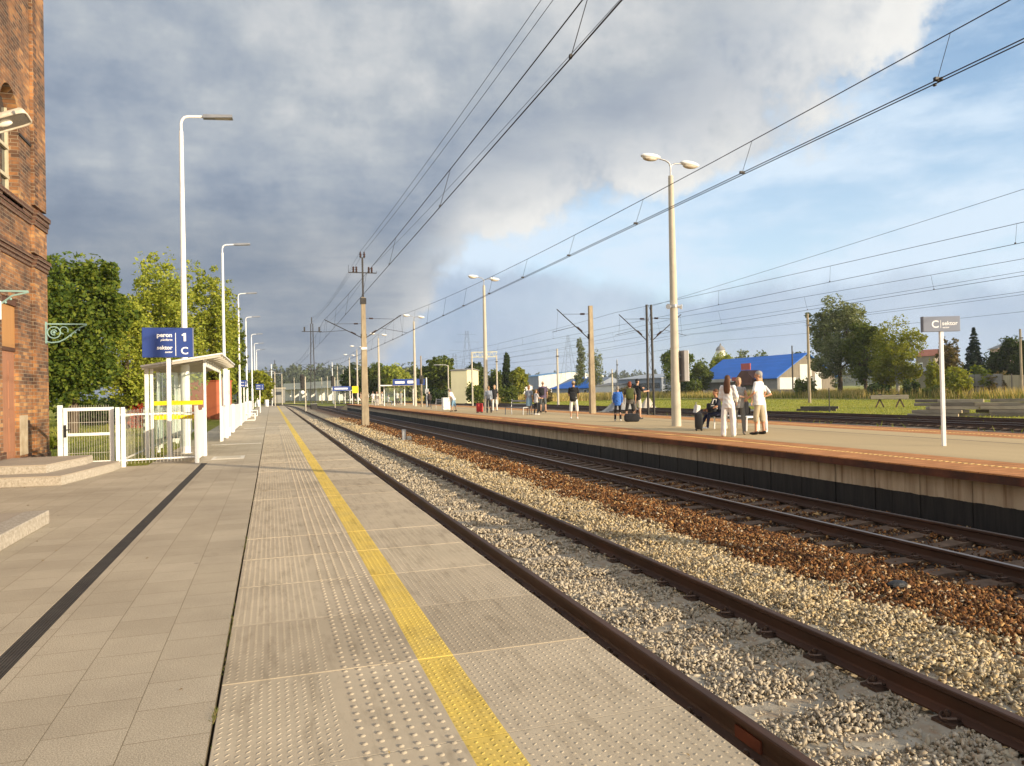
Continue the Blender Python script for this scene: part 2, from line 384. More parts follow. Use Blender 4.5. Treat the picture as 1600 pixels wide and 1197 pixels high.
# loose stones
def stone_field(name, boxes, mat):
    variants = []
    for k in range(16):                      # angular chips: hulls of a few random points
        hb_ = bmesh.new()
        pts_ = rng.normal(size=(8,3)); pts_ /= np.linalg.norm(pts_,axis=1)[:,None]; pts_ *= np.array([1., rng.uniform(.55,.9), rng.uniform(.4,.75)])*rng.uniform(.7,1.25,(8,1))
        for p_ in pts_: hb_.verts.new(p_)
        bmesh.ops.convex_hull(hb_, input=hb_.verts[:]); bmesh.ops.delete(hb_, geom=[v for v in hb_.verts if not v.link_faces], context='VERTS'); bmesh.ops.triangulate(hb_, faces=hb_.faces[:])
        hb_.verts.index_update(); variants.append((np.array([v.co[:] for v in hb_.verts]), np.array([[v.index for v in f.verts] for f in hb_.faces]))); hb_.free()
    Vs, Fs, nb = [], [], 0
    for x0, x1, y0, y1, size, dens, keep in boxes:
        n = int((x1-x0)*(y1-y0)*dens); x = rng.uniform(x0,x1,n); y = rng.uniform(y0,y1,n)
        ok = keep(x, y); x = x[ok]; y = y[ok]; n = len(x)
        s_ = size*np.exp(rng.normal(-.12,.30,n))*.55; z = bal_z(x) + rng.uniform(-.55,.25,n)*s_ + .012*np.sin(x*5.1+y*3.3)+.012*np.sin(y*7.7-x*2.9)
        q = rng.normal(size=(n,4)); q /= np.linalg.norm(q,axis=1)[:,None]; a,b,c,d = q.T
        Rm = np.stack([np.stack([1-2*(c*c+d*d),2*(b*c-a*d),2*(b*d+a*c)],1),np.stack([2*(b*c+a*d),1-2*(b*b+d*d),2*(c*d-a*b)],1),np.stack([2*(b*d-a*c),2*(c*d+a*b),1-2*(b*b+c*c)],1)],1)
        vi = rng.integers(0,16,n); C3 = np.stack([x,y,z],1)
        for k, (bv, bf) in enumerate(variants):
            id_ = np.where(vi == k)[0]; v = bv[None]*s_[id_][:,None,None]
            v = np.einsum('nij,nkj->nki', Rm[id_], v) + C3[id_][:,None,:]; q_ = len(bv)
            Fs.append((bf[None] + (nb + np.arange(len(id_))*q_)[:,None,None]).reshape(-1,3)); nb += len(id_)*q_; Vs.append(v.reshape(-1,3))
    return struct(name, npmesh(name, np.concatenate(Vs), np.concatenate(Fs)), mat, 'stuff')
SL = .61                                       # sleeper spacing
def off_sleeper(x, y, cx, y0, half=1.3, w_=.110, cover=.85):
    on = (np.abs(x-cx) < half) & (np.abs(((y-y0+SL/2) % SL)-SL/2) < w_)
    rail = (np.abs(np.abs(x-cx)-.7525) < .085)
    return (~on | (rng.uniform(size=len(x)) < cover*.35)) & ~rail
T1, T2, T3, T4, T5 = 3.435, 8.80, 20.45, 33.4, 37.6
def st_x(t, g, rnd, col):
    rust = t.ramp(rnd, [(0,(.035,.017,.009)),(.3,(.09,.038,.014)),(.55,(.17,.070,.022)),(.8,(.28,.125,.038)),(.93,(.40,.25,.10)),(1,(.50,.42,.30))])
    k = ballast_color(t, g.outputs['Position'])
    xs_ = t.n('ShaderNodeSeparateXYZ', i={0: g.outputs['Position']}).outputs[0]
    col = t.mix(t.math('MULTIPLY', t.sstep(xs_, 4.7, 4.0), .55), col, t.ramp(t.math('FRACT', t.math('MULTIPLY', rnd, 11.3)), [(0,(.24,.21,.175)),(.5,(.38,.34,.28)),(1,(.54,.485,.40))]))
    k2 = t.math('GREATER_THAN', t.math('ADD', k, t.math('MULTIPLY', t.math('SUBTRACT', t.math('FRACT', t.math('MULTIPLY', rnd, 37.7)), .5), .35)), .5)
    return t.mix(k2, col, rust)
m_stone = island_mat('ballast_stone', [(.30,.21,.10),(.43,.33,.18),(.54,.43,.25),(.50,.37,.19),(.40,.34,.24),(.66,.54,.33),(.37,.26,.13),(.52,.43,.29),(.33,.28,.21),(.48,.35,.165)], .9, xramp=st_x)
k1 = lambda x, y: off_sleeper(x, y, T1, 3.71)
k2 = lambda x, y: off_sleeper(x, y, T2, 3.40) & ((x < 7.4) | (rng.uniform(size=len(x)) < .35))
stone_field('ballast_stones', [(1.85,4.95,2.0,9,.048,2050,k1), (4.95,7.6,2.5,10,.054,1500,k2), (7.6,10.4,4,10,.054,800,k2),
    (1.85,4.95,9,18,.060,860,k1), (4.95,10.4,10,18,.062,760,k2), (1.85,4.95,18,34,.082,430,k1), (4.95,7.7,18,36,.085,430,k2),
    (1.85,7.7,34,70,.12,130,k1)], m_stone)

# ------------------------------------------------------------------ railway tracks
m_rail = M('rusty_rail', (.092,.048,.032), (.058,.032,.022), 3., .6, metal=.2, bump=.15, bscale=60, c3=(.10,.045,.026), stretch=(1,.2,1))
m_railtop = M('worn_railhead', (.30,.27,.26), (.20,.17,.155), 4., .38, metal=.75, stretch=(1,.1,1))
m_slp = M('sleeper_concrete', (.40,.355,.28), (.31,.27,.205), 5., .9, bump=.35, bscale=40, c3=(.24,.15,.08))
m_slp2 = M('rusty_sleeper', (.17,.11,.07), (.11,.07,.045), 5., .9, bump=.35, bscale=40, c3=(.06,.035,.022))
m_clip = M('rail_clip_steel', (.17,.11,.08), (.06,.036,.027), 14., .38, metal=.6)
RP = [(-.07,0),(.07,0),(.07,.012),(.018,.03),(.0085,.045),(.0085,.122),(.02,.132),(.036,.142),(.036,.165),(.030,.172),(-.030,.172),(-.036,.165),(-.036,.142),(-.02,.132),(-.0085,.122),(-.0085,.045),(-.018,.03),(-.07,.012)]
def rail_mb(cx, top, y0, y1, shift=True, cap=False):
    ys_ = [y0] + [y for y in range(-8, 128, 8) if y0 < y < min(y1,128)] + [y for y in range(128, int(y1), 6)] + [y1]
    ys_ = sorted(set(ys_)); mb = MB(); n = len(RP)
    prof = RP if not cap else [(.026,.1735),(.030,.1725),(-.030,.1725),(-.026,.1735)]
    n = len(prof)
    for y in ys_:
        s_ = track_shift(y) if shift else 0
        mb.v += [(cx+s_+u, y, top-.172+v) for u, v in prof]
    for j in range(len(ys_)-1):
        mb.f += [(j*n+k, j*n+(k+1)%n, (j+1)*n+(k+1)%n, (j+1)*n+k) for k in range(n)]
    mb.f += [tuple(range(n)), tuple(range((len(ys_)-1)*n, len(ys_)*n))[::-1]]
    return mb
def sleeper_mb():
    mb = MB()
    for sx in (-1, 1):
        pass
    prof = [(-1.3,-.06),(-1.3,.0),(-1.15,.012),(-.55,.012),(-.35,-.012),(.35,-.012),(.55,.012),(1.15,.012),(1.3,0),(1.3,-.06)]
    return mb.prism(prof, -.125, .125, 'y')
def clip_mb(sx):
    """the spring clips, washers and bolts beside one rail"""
    mb = MB(); sx, s_ = sx
    for s_ in (s_,):
        x = sx*.7525 + s_*.115
        mb.box((x-.055, -.075, .0), (x+.055, .075, .02))
        pts = [(x - s_*.055, -.045, .03), (x - s_*.01, -.055, .05), (x + s_*.035, -.03, .045), (x + s_*.045, .0, .035), (x + s_*.035, .03, .045), (x - s_*.01, .055, .05), (x - s_*.055, .045, .03)]
        mb.tube(pts, .0085, 6)
        mb.cyl((x, 0, .02), (x, 0, .085), .013, n=8); mb.cyl((x, 0, .055), (x, 0, .075), .022, n=6)
    return mb
def build_track(cx, top, label, y0, y1, sl_y0, n_sl, clips, m_s, matr, rest=True):
    t_ = thing('railway_track', (cx, 0, 0), label, 'railway track', 'railway tracks of the station')
    for s_ in (-1, 1):
        rl = part('rail', rail_mb(s_*.7525, top, y0, y1), m_rail, t_)
        part('running_surface', rail_mb(s_*.7525, top, y0, y1, cap=True), matr, rl)
    sm = sleeper_mb().mesh('sleeper'); sm.materials.append(m_s)
    cm = [clip_mb((a_, b_)).mesh('rail_fastening') for a_ in (-1, 1) for b_ in (-1, 1)]
    for c_ in cm: c_.materials.append(m_clip)
    zt = top - .172 - .012 - .006
    for k in range(n_sl):
        o = link('sleeper', sm, None, t_); o.location = (0, sl_y0 + k*SL, zt)
        if k < clips:
            for c_ in cm: link('rail_fastening', c_, None, o).location = (0, 0, .012)
    if rest:
        mb = MB(); k = n_sl
        while sl_y0 + k*SL < min(y1, 200):
            y = sl_y0 + k*SL; s_ = track_shift(y)
            mb.box((-1.3+s_, y-.125, zt-.06), (1.3+s_, y+.125, zt+.008)); k += 1
        o = part('sleepers', mb, m_s, t_); o['kind'] = 'stuff'
    return t_
build_track(T1, -.55, 'near brown railway track running along the edge of the beige tactile platform', -6, 400, 3.71-3*SL, 70, 34, m_slp, m_rail)
build_track(T2, -.665, 'dark rusty railway track in the shade under the orange edged platform wall', -6, 400, 3.40-2*SL, 70, 40, m_slp2, m_railtop)
build_track(T3, -.62, 'first dark railway track behind the orange edged platform', -6, 400, 2.0, 40, 0, m_slp2, m_railtop)
build_track(T4, -.60, 'dark railway track showing just over the far edge of the orange edged platform', -6, 400, 2.0, 60, 0, m_slp2, m_railtop)
build_track(T5, -.60, 'outermost dark railway track beside the mown grass', -6, 400, 2.0, 60, 0, m_slp2, m_rail)

# welded joint with fresh rust on the near rail
solo('joint_bar', MB().box((T1-.7525-.024, 3.70, -.685), (T1-.7525-.0105, 3.95, -.61)), M('fresh_rust', (.15,.040,.018), (.10,.028,.014), 8., .8), 'small red rusty plate on the web of the nearest rail', 'rail plate')
mb = MB().ell((0,0,.03), (.12,.07,.045), 10, 7); 
solo('dark_stone', mb, M('tar_lump', (.03,.03,.032), (.02,.02,.02), 20., .5, bump=.5), 'flat black lump lying on the rusty ballast', 'stone', loc=(6.28, 6.3, -.715))

# ------------------------------------------------------------------ near platform
def gum(t, P, col):
    v_ = t.n('ShaderNodeTexVoronoi', i={'Vector': P, 'Scale': 2.1}); pick = t.n('ShaderNodeSeparateColor', i={0: v_.outputs['Color']})
    sz = t.math('MULTIPLY', t.math('GREATER_THAN', pick.outputs[0], .45), t.math('ADD', .018, t.math('MULTIPLY', pick.outputs[1], .035)))
    col = t.mix(t.math('MULTIPLY', t.math('LESS_THAN', v_.outputs['Distance'], sz), .5), col, (.12,.10,.08))
    st_ = t.sstep(t.noise(P, .9, 7, .75), .60, .72)
    return t.mix(t.math('MULTIPLY', st_, .30), col, (.17,.14,.11))
def grid_mat(name, c1, c2, cm, bw, bh, mortar, rough=.9, uv='yx', off=.5, speck=0., bump=.25, fine=40., squash=1., big=None, shift=(0,0), cbias=0., spots=False):
    """slabs, tiles or bricks laid out on world position"""
    mt = bpy.data.materials.new(name); mt.use_nodes = True; t = NT(mt.node_tree)
    P = t.n('ShaderNodeNewGeometry').outputs['Position']; s_ = t.n('ShaderNodeSeparateXYZ', i={0: P}); x, y, z = s_.outputs
    u, v = {'yx': (y, x), 'xy': (x, y), 'wall': (t.math('ADD', x, y), z), 'yz': (y, z)}[uv]
    uvv = t.n('ShaderNodeCombineXYZ', i={0: t.math('ADD', u, shift[0]), 1: t.math('ADD', v, shift[1]), 2: 0.}).outputs[0]
    br = t.n('ShaderNodeTexBrick', offset=off, i={'Vector': uvv, 'Color1': (*c1,1), 'Color2': (*c2,1), 'Mortar': (*cm,1), 'Scale': 1., 'Mortar Size': mortar, 'Mortar Smooth': .2, 'Bias': cbias, 'Brick Width': bw, 'Row Height': bh})
    col = br.outputs[0]
    if big: col = t.mix(1., col, t.ramp(t.noise(P, big[0], 6, .65), [(.3, big[1]), (.7, big[2])]), 'MULTIPLY')
    if speck: col = t.mix(speck, col, t.ramp(t.noise(P, 150., 3, .75), [(.36, (.25,.25,.25)), (.64, (1.65,1.65,1.65))]), 'MULTIPLY')
    if spots: col = gum(t, P, col)
    p = t.n('ShaderNodeBsdfPrincipled', i={'Base Color': col, 'Roughness': rough}); p.inputs['Specular IOR Level'].default_value = .2
    h = t.math('ADD', t.math('MULTIPLY', t.noise(P, fine, 5, .7), .5), t.math('MULTIPLY', br.outputs['Fac'], -.8))
    bn = t.n('ShaderNodeBump', i={'Strength': bump, 'Distance': .012, 'Height': h}); t.t.links.new(bn.outputs[0], p.inputs['Normal'])
    t.n('ShaderNodeOutputMaterial', i={0: p.outputs[0]}); return mt
m_pave = grid_mat('concrete_slabs', (.49,.415,.305), (.44,.37,.268), (.22,.175,.11), .35, .345, .0022, speck=.5, bump=.4, fine=90., spots=True, shift=(0,.275), big=(.55,(.78,.77,.76),(1.08,1.08,1.07)))
P1E = 116.
mb = MB()
mb.box((-5.05,-6,-1.0), (-1.50,17.92,0)).box((-1.37,-6,-1.0), (-.274,P1E,0)).box((-1.50,17.92,-1.0), (-1.37,P1E,0)).box((-2.6,17.92,-1.0),(-1.50,60,-.004))
mb.box((-1.9,60,-1.0),(-1.50,P1E,-.004))
mb.box((-1.50,-6,-1.0), (-1.37,17.92,-.05))
struct('platform_paving', mb, m_pave)
# slot drain of dark bars
mb = MB()
for k in range(7): mb.box((-1.497+k*.0182,-6,-.049),(-1.497+k*.0182+.0115,17.9,-.003))
for k in range(121): mb.box((-1.499,-5.9+k*.1965,-.049),(-1.371,-5.9+k*.1965+.012,-.006))
solo('slot_drain', mb, M('drain_plastic', (.075,.065,.055), (.05,.042,.036), 6., .7, bump=.2, bscale=80), 'long dark slot drain sunk into the pavement slabs', 'drain')

tm = bpy.data.materials.new('tactile_slab'); tm.use_nodes = True; t = NT(tm.node_tree)
P = t.n('ShaderNodeNewGeometry').outputs['Position']; sp_ = t.n('ShaderNodeSeparateXYZ', i={0: P})
xw = sp_.outputs[0]
slab = t.n('ShaderNodeTexWhiteNoise', noise_dimensions='1D', i={'W': t.math('FLOOR', t.math('ADD', sp_.outputs[1], -.045))}).outputs[0]
tone = t.ramp(slab, [(0, (.41,.342,.245)), (.5, (.465,.39,.282)), (1, (.505,.425,.305))])
tone = t.mix(1., tone, t.ramp(t.noise(P, 1.4, 6, .65), [(.3,(.86,.85,.84)),(.7,(1.07,1.06,1.05))]), 'MULTIPLY')
yl = t.math('MULTIPLY', t.math('GREATER_THAN', xw, .735), t.math('LESS_THAN', xw, .932))
ycol = t.ramp(t.noise(P, 3., 6, .7), [(.25, (.54,.40,.12)), (.6, (.68,.485,.10)), (.8, (.72,.52,.11))])
dirt = t.noise(t.n('ShaderNodeMapping', i={0: P, 'Scale': (6., 1.2, 1.)}).outputs[0], 1.6, 6, .7)
col = t.mix(t.math('MULTIPLY', yl, .96), tone, ycol)
col = t.mix(1., col, t.ramp(dirt, [(.30,(.72,.71,.70)),(.5,(1,1,1))]), 'MULTIPLY')
col = gum(t, P, col)
p = t.n('ShaderNodeBsdfPrincipled', i={'Base Color': col, 'Roughness': .88}); p.inputs['Specular IOR Level'].default_value = .15
bn = t.n('ShaderNodeBump', i={'Strength': .15, 'Distance': .01, 'Height': t.noise(P, 110., 4, .7)}); t.t.links.new(bn.outputs[0], p.inputs['Normal'])
t.n('ShaderNodeOutputMaterial', i={0: p.outputs[0]})
TX0, TX1 = -.262, 1.752
mb = MB(); SLAB_Z = {}
for k in range(-5, 116):
    y0 = k+.05; dz = SLAB_Z[k] = random.uniform(-.0025, .0025)
    if k < 30: mb.bbox((TX0, y0, -.11+dz), (TX1, y0+.994, dz), .0035)
    else: mb.box((TX0, y0, -.11+dz), (TX1, y0+.995, dz))
struct('tactile_paving', mb, tm)
mb = MB(); mb.box((TX0+.01,-6,-1.05),(1.58,P1E,-.115)); struct('platform_base', mb, m_concl)
# raised studs and tread bumps of the tactile slabs
def bumps(name, cells, mat):
    Vs, Fs, nb = [], [], 0
    for (x, y, rx, ry, ang, h, ns) in cells:
        n = len(x); th = np.arange(ns)*2*np.pi/ns
        ca, sa = np.cos(ang), np.sin(ang)
        def ring(k, z):
            u = np.cos(th)*rx*k; v = np.sin(th)*ry*k
            U = ca[:,None]*u[None]-sa[:,None]*v[None]; V = sa[:,None]*u[None]+ca[:,None]*v[None]
            return np.stack([x[:,None]+U, y[:,None]+V, np.full_like(U, z)], 2)
        V = np.concatenate([ring(1., -.001), ring(.62, h)], 1)
        V[:,:,2] += np.array([SLAB_Z.get(int(math.floor(v-.05)), 0.) for v in y])[:,None]
        tr = []
        for k in range(ns):
            k2 = (k+1) % ns; tr += [(k, k2, ns+k2), (k, ns+k2, ns+k)]
        for k in range(1, ns-1): tr.append((ns, ns+k, ns+k+1))
        tr = np.array(tr); Fs.append((tr[None] + (nb + np.arange(n)*2*ns)[:,None,None]).reshape(-1,3)); nb += n*2*ns
        Vs.append(V.reshape(-1,3))
    return struct(name, npmesh(name, np.concatenate(Vs), np.concatenate(Fs)), mat, 'stuff')
def grid_xy(x0, x1, dx, dy, y0, y1, stag=True):
    X = []; Y = []
    for i, xx in enumerate(np.arange(x0, x1+1e-6, dx)):
        for k in range(int(y0), int(y1)):
            yy = np.arange(k+.05+.03, k+1.05-.03, dy) + (dy/2 if (stag and i % 2) else 0)
            yy = yy[yy < k+1.05-.02]; X.append(np.full(len(yy), xx)); Y.append(yy)
    return np.concatenate(X), np.concatenate(Y)
cells = []
for (y0, y1, ns) in ((1, 9, 9), (9, 40, 5)):
    x, y = grid_xy(.345, .695, .07, .078, y0, y1, False); y = y + (x-.345)*.05
    cells.append((x, y, .0155, .0155, np.zeros(len(x)), .0046, ns))
for (y0, y1, ns) in ((1, 8, 7), (8, 30, 4)):
    x, y = grid_xy(-.235, .29, .0405, .050, y0, y1); cells.append((x, y, .0060, .0175, np.full(len(x), -.75), .0020, ns))
    x, y = grid_xy(.75, .92, .0340, .050, y0, y1); ang = np.where((np.round((x-.75)/.034).astype(int) % 2) == 0, .8, -.8)
    cells.append((x, y, .0065, .0140, ang, .0021, ns))
    x, y = grid_xy(.965, 1.735, .0405, .050, y0, y1); ang = np.where((np.round((x-.965)/.0405).astype(int) % 2) == 0, .8, -.8)
    cells.append((x, y, .0070, .0125, ang, .0021, ns))
for y in (0,):
    pass
bumps('tactile_studs', cells, tm)
# joint weeds between slabs and tactile strip
n = 130; V = []; Fq = []
m_weed = island_mat('weed', [(.05,.06,.012),(.10,.11,.025),(.16,.12,.05)], .9)
for k in range(n):
    y = random.choice([random.uniform(3.6,3.75), random.uniform(4.2,5.6), random.uniform(7.5,8.2), random.uniform(3,14)]); x = -.268+random.uniform(-.005,.005)
    a = random.uniform(0,6.28); h = random.uniform(.006,.022); l = random.uniform(.006,.028)
    b = len(V); V += [(x-.003,y,-.01),(x+.003,y,-.01),(x+l*math.cos(a),y+l*math.sin(a),h)]; Fq.append((b,b+1,b+2))
mb = MB(); mb.v = V; mb.f = Fq; struct('weeds', mb, m_weed, 'stuff')

# dry leaves blown over the pavement
n = 150; px_ = np.where(rng.uniform(size=n) < .6, rng.uniform(-5,-1.6,n), rng.uniform(-1.6,1.6,n)); py_ = 2.5+rng.uniform(0,1,n)**1.4*30; V = []
for x, y in zip(px_, py_):
    a_ = rng.uniform(0,6.28); l = rng.uniform(.008,.022); dx, dy = math.cos(a_)*l, math.sin(a_)*l
    V += [(x-dx,y-dy,.004),(x+dy*.5,y-dx*.5,.004+rng.uniform(0,.008)),(x+dx,y+dy,.004+rng.uniform(0,.012)),(x-dy*.5,y+dx*.5,.004+rng.uniform(0,.008))]
struct('fallen_leaves', npmesh('fallen_leaves', np.array(V), np.arange(4*n).reshape(-1,4)), island_mat('dry_fallen_leaf', [(.16,.10,.035),(.28,.19,.06),(.10,.07,.03)], .9), 'stuff')
# guidance strips and a hatch further along
m_ltstripe = M('pale_stripe', (.62,.58,.50), (.52,.48,.41), 8., .8)
mb = MB()
for k in range(16): mb.box((-1.75+k*.09,24.3,0),(-1.75+k*.09+.07,24.55,.006))
solo('tactile_guide_strip', mb, m_ltstripe, 'pale strip of studs across the pavement beside the waiting shelter', 'paving strip', 'pale guide strips')
mb = MB()
for k in range(12): mb.box((-1.2+k*.075,36.0,0),(-1.2+k*.075+.06,36.3,.006))
solo('tactile_guide_strip', mb, m_ltstripe, 'further faint pale strip across the pavement past the shelter', 'paving strip', 'pale guide strips')
ht = thing('utility_hatch', (-1.0,19.1,0), 'square pale concrete hatch set in the pavement before the shelter', 'hatch')
part('frame', MB().box((-.36,-.45,0),(.36,.45,.004)), m_ltstripe, ht); part('cover', MB().box((-.27,-.36,.004),(.27,.36,.009)), m_concl, ht)

# ------------------------------------------------------------------ far platform
P2a, P2b, P2Z, P2S, P2N = 10.35, 18.7, .05, -14., 111.
m_asph = M('platform_asphalt', (.53,.40,.228), (.44,.33,.188), .5, .98, speck=.25, bump=.15, bscale=60, stretch=(1,.15,1), spec=.05)
m_or = grid_mat('orange_tiles', (.53,.235,.088), (.44,.19,.068), (.30,.13,.052), .25, .25, .012, uv='yx', off=0., bump=.5, fine=50., big=(1.2,(.78,.76,.74),(1.15,1.15,1.12)))
m_edge = M('shaded_edge_face', (.17,.062,.032), (.085,.036,.022), 2.2, .95, bump=.5, bscale=22, c3=(.05,.03,.022))  # red-brown lip face, darkened so its shade sits in the colour
mb = MB().box((12.02,P2S,-1.0),(17.08,P2N,P2Z)); struct('platform_surface', mb, m_asph)
mb = MB().box((P2a,P2S,.03),(12.016,P2N,P2Z+.002)).box((17.084,P2S,.03),(P2b,P2N,P2Z+.002)); struct('platform_edging', mb, m_or)
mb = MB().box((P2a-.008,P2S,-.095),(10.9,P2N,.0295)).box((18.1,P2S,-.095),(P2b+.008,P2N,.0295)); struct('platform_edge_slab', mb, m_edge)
wm = bpy.data.materials.new('platform_wall'); wm.use_nodes = True; t = NT(wm.node_tree)
P = t.n('ShaderNodeNewGeometry').outputs['Position']; s_ = t.n('ShaderNodeSeparateXYZ', i={0: P})
c_ = t.ramp(t.noise(t.n('ShaderNodeMapping', i={0: P, 'Scale': (1,2.2,.35)}).outputs[0], 2.2, 6, .65), [(.3,(.30,.225,.145)),(.55,(.46,.365,.245)),(.75,(.55,.45,.31))])
drip = t.ramp(t.noise(t.n('ShaderNodeMapping', i={0: P, 'Scale': (1,7.,.3)}).outputs[0], 1.6, 4, .6), [(.32,(.45,.36,.28)),(.46,(1,1,1))])
c_ = t.mix(.8, c_, drip, 'MULTIPLY')
zl = t.math('ADD', s_.outputs[2], t.math('MULTIPLY', t.math('SUBTRACT', t.noise(P, 5., 5, .7), .5), .05))
low_black = t.ramp(t.noise(t.n('ShaderNodeMapping', i={0: P, 'Scale': (1,5.,.4)}).outputs[0], 2., 5, .65), [(.4,(.012,.011,.010)),(.75,(.032,.028,.024))])
c_ = t.mix(t.math('LESS_THAN', zl, -.46), c_, low_black)  # near black band along the bottom of the wall
p = t.n('ShaderNodeBsdfPrincipled', i={'Base Color': c_, 'Roughness': .9})
bn = t.n('ShaderNodeBump', i={'Strength': .35, 'Distance': .02, 'Height': t.noise(P, 22., 6, .7)}); t.t.links.new(bn.outputs[0], p.inputs['Normal'])
t.n('ShaderNodeOutputMaterial', i={0: p.outputs[0]})
mb = MB()
for k in range(-14, 111):
    mb.box((10.5+random.uniform(0,.016),k+.014,-1.05),(10.75,k+random.choice([.60,.66,.986,.986]),-.0951)).box((10.507+random.uniform(0,.016),k+.62,-1.05),(10.74,k+.984,-.0951)); mb.box((18.3,k+.012,-1.05),(18.5+random.uniform(0,.012),k+.988,-.0951))
mb.box((10.53,P2S,-1.05),(18.47,P2N,-.1))
struct('platform_wall', mb, wm)
mb = MB()
m_dash = M('tactile_yellow', (.66,.47,.16), (.58,.40,.13), 3., .7)
for k in range(int((P2N-P2S)/.125)):
    y = P2S+k*.125
    for x in (11.22, 17.75): mb.box((x,y,P2Z+.002),(x+.085,y+.06,P2Z+.008))
struct('yellow_studded_line', mb, m_dash)
mb = MB().prism([(P2N,-1.0),(P2N,P2Z-.002),(P2N+9,-.75),(P2N+9,-1.0)], 10.5, 18.5, 'x'); struct('platform_ramp', mb, m_asph)
# bitumen seams on the far platform
mb = MB()
for x in (15.7,): mb.box((x, P2S, P2Z), (x+.05, P2N, P2Z+.003))
struct('asphalt_seam', mb, M('bitumen', (.17,.145,.11), (.12,.10,.08), 3., .8))

# ------------------------------------------------------------------ lettering
def text_mb(body, size, loc, rot=None, align='LEFT', depth_=.002, shear=0., bold=0.):
    """lettering in the XZ plane facing -Y, as a mesh"""
    cu = bpy.data.curves.new('lettering', 'FONT'); cu.body = body; cu.size = size; cu.align_x = align
    cu.extrude = depth_; cu.shear = shear; cu.offset = bold; cu.resolution_u = 3
    o = bpy.data.objects.new('lettering', cu); COL.objects.link(o)
    bpy.context.view_layer.update()
    me = bpy.data.meshes.new_from_object(o.evaluated_get(bpy.context.evaluated_depsgraph_get()))
    bpy.data.objects.remove(o); bpy.data.curves.remove(cu)
    Mx = Matrix.Translation(loc) @ (rot if rot is not None else Matrix.Identity(4)) @ Matrix.Rotation(R(90), 4, 'X')
    mb = MB(); mb.add([Mx @ v.co for v in me.vertices], [list(p.vertices) for p in me.polygons]); bpy.data.meshes.remove(me)
    return mb
def merge(*ms):
    r = MB()
    for m_ in ms: r.add(m_.v, m_.f)
    return r

# ------------------------------------------------------------------ brick station building
WX = -5.10
bk = bpy.data.materials.new('old_brick'); bk.use_nodes = True; t = NT(bk.node_tree)
P = t.n('ShaderNodeNewGeometry').outputs['Position']; s_ = t.n('ShaderNodeSeparateXYZ', i={0: P})
uvv = t.n('ShaderNodeCombineXYZ', i={0: t.math('ADD', s_.outputs[0], s_.outputs[1]), 1: s_.outputs[2], 2: 0.}).outputs[0]
br = t.n('ShaderNodeTexBrick', offset=.5, i={'Vector': uvv, 'Color1': (0,0,0,1), 'Color2': (1,1,1,1), 'Mortar': (.5,.5,.5,1), 'Scale': 1., 'Mortar Size': .006, 'Mortar Smooth': .15, 'Bias': 0., 'Brick Width': .265, 'Row Height': .079})
bv_ = t.n('ShaderNodeSeparateColor', i={0: br.outputs[0]}).outputs[0]
pt = t.noise(P, .9, 5, .65)
bv2 = t.math('ADD', t.math('MULTIPLY', bv_, .36), t.math('MULTIPLY', pt, 1.08))
bcol = t.ramp(bv2, [(.45,(.085,.046,.029)),(.60,(.155,.080,.043)),(.73,(.24,.115,.052)),(.86,(.36,.165,.060)),(.97,(.46,.255,.10))])
soot = t.ramp(t.noise(P, .45, 6, .7), [(.34,(.5,.45,.42)),(.56,(1.05,1.02,1))])
bcol = t.mix(.85, bcol, soot, 'MULTIPLY')
mcol = t.ramp(t.noise(P, 3., 4, .6), [(.3,(.15,.11,.08)),(.7,(.36,.29,.20))])
col = t.mix(br.outputs['Fac'], bcol, mcol)
p = t.n('ShaderNodeBsdfPrincipled', i={'Base Color': col, 'Roughness': .9})
h = t.math('SUBTRACT', t.math('MULTIPLY', t.noise(P, 30., 5, .7), .6), br.outputs['Fac'])
bn = t.n('ShaderNodeBump', i={'Strength': .9, 'Distance': .012, 'Height': h}); t.t.links.new(bn.outputs[0], p.inputs['Normal'])
t.n('ShaderNodeOutputMaterial', i={0: p.outputs[0]})
m_brick = bk
m_dbrick = grid_mat('dark_glazed_brick', (.13,.065,.042), (.085,.045,.032), (.22,.17,.12), .265, .079, .007, uv='wall', bump=.8, fine=30., rough=.7)
m_wood = M('weathered_orange_wood', (.44,.23,.085), (.38,.19,.07), 2., .7, bump=.1, bscale=20, stretch=(1,8,.4))
m_wood2 = M('weathered_red_door', (.36,.175,.10), (.30,.14,.08), 3., .75, bump=.2, bscale=25, stretch=(1,8,.3))
m_frame = M('old_window_frame', (.55,.50,.36), (.44,.39,.27), 6., .6)
m_glass = M('dark_window_glass', (.05,.055,.06), (.03,.035,.04), 1., .08, spec=.6)
m_plast = M('flaking_plaster', (.50,.42,.30), (.36,.27,.17), 5., .9, bump=.4, bscale=20)
BY = 20.2
bld = thing('station_building', (WX, BY, 0), 'tall weathered red brick station building with stepped cornices, at the left edge', 'building')
def L(a, b): return (a[0]-WX, a[1]-BY, a[2]), (b[0]-WX, b[1]-BY, b[2])
mb = MB()
def wb(y0, y1, z0, z1, x1=WX, x0=-5.6): mb.box(*L((x0,y0,z0),(x1,y1,z1)))
# front wall with window and door openings: (y0,y1,z0,z1) of openings
dY0, dY1, dZ1 = 17.22, 18.28, 3.60
wY0, wY1, wZ0, wZ1 = 17.32, 18.50, 5.60, 7.42
wb(2.0, dY0, 0, wZ0); wb(dY1, BY-.005, 0, wZ0); wb(dY0, dY1, dZ1, wZ0)
wb(2.0, wY0, wZ0, 13.5); wb(wY1, BY-.005, wZ0, 13.5); wb(wY0, wY1, 8.15, 13.5)
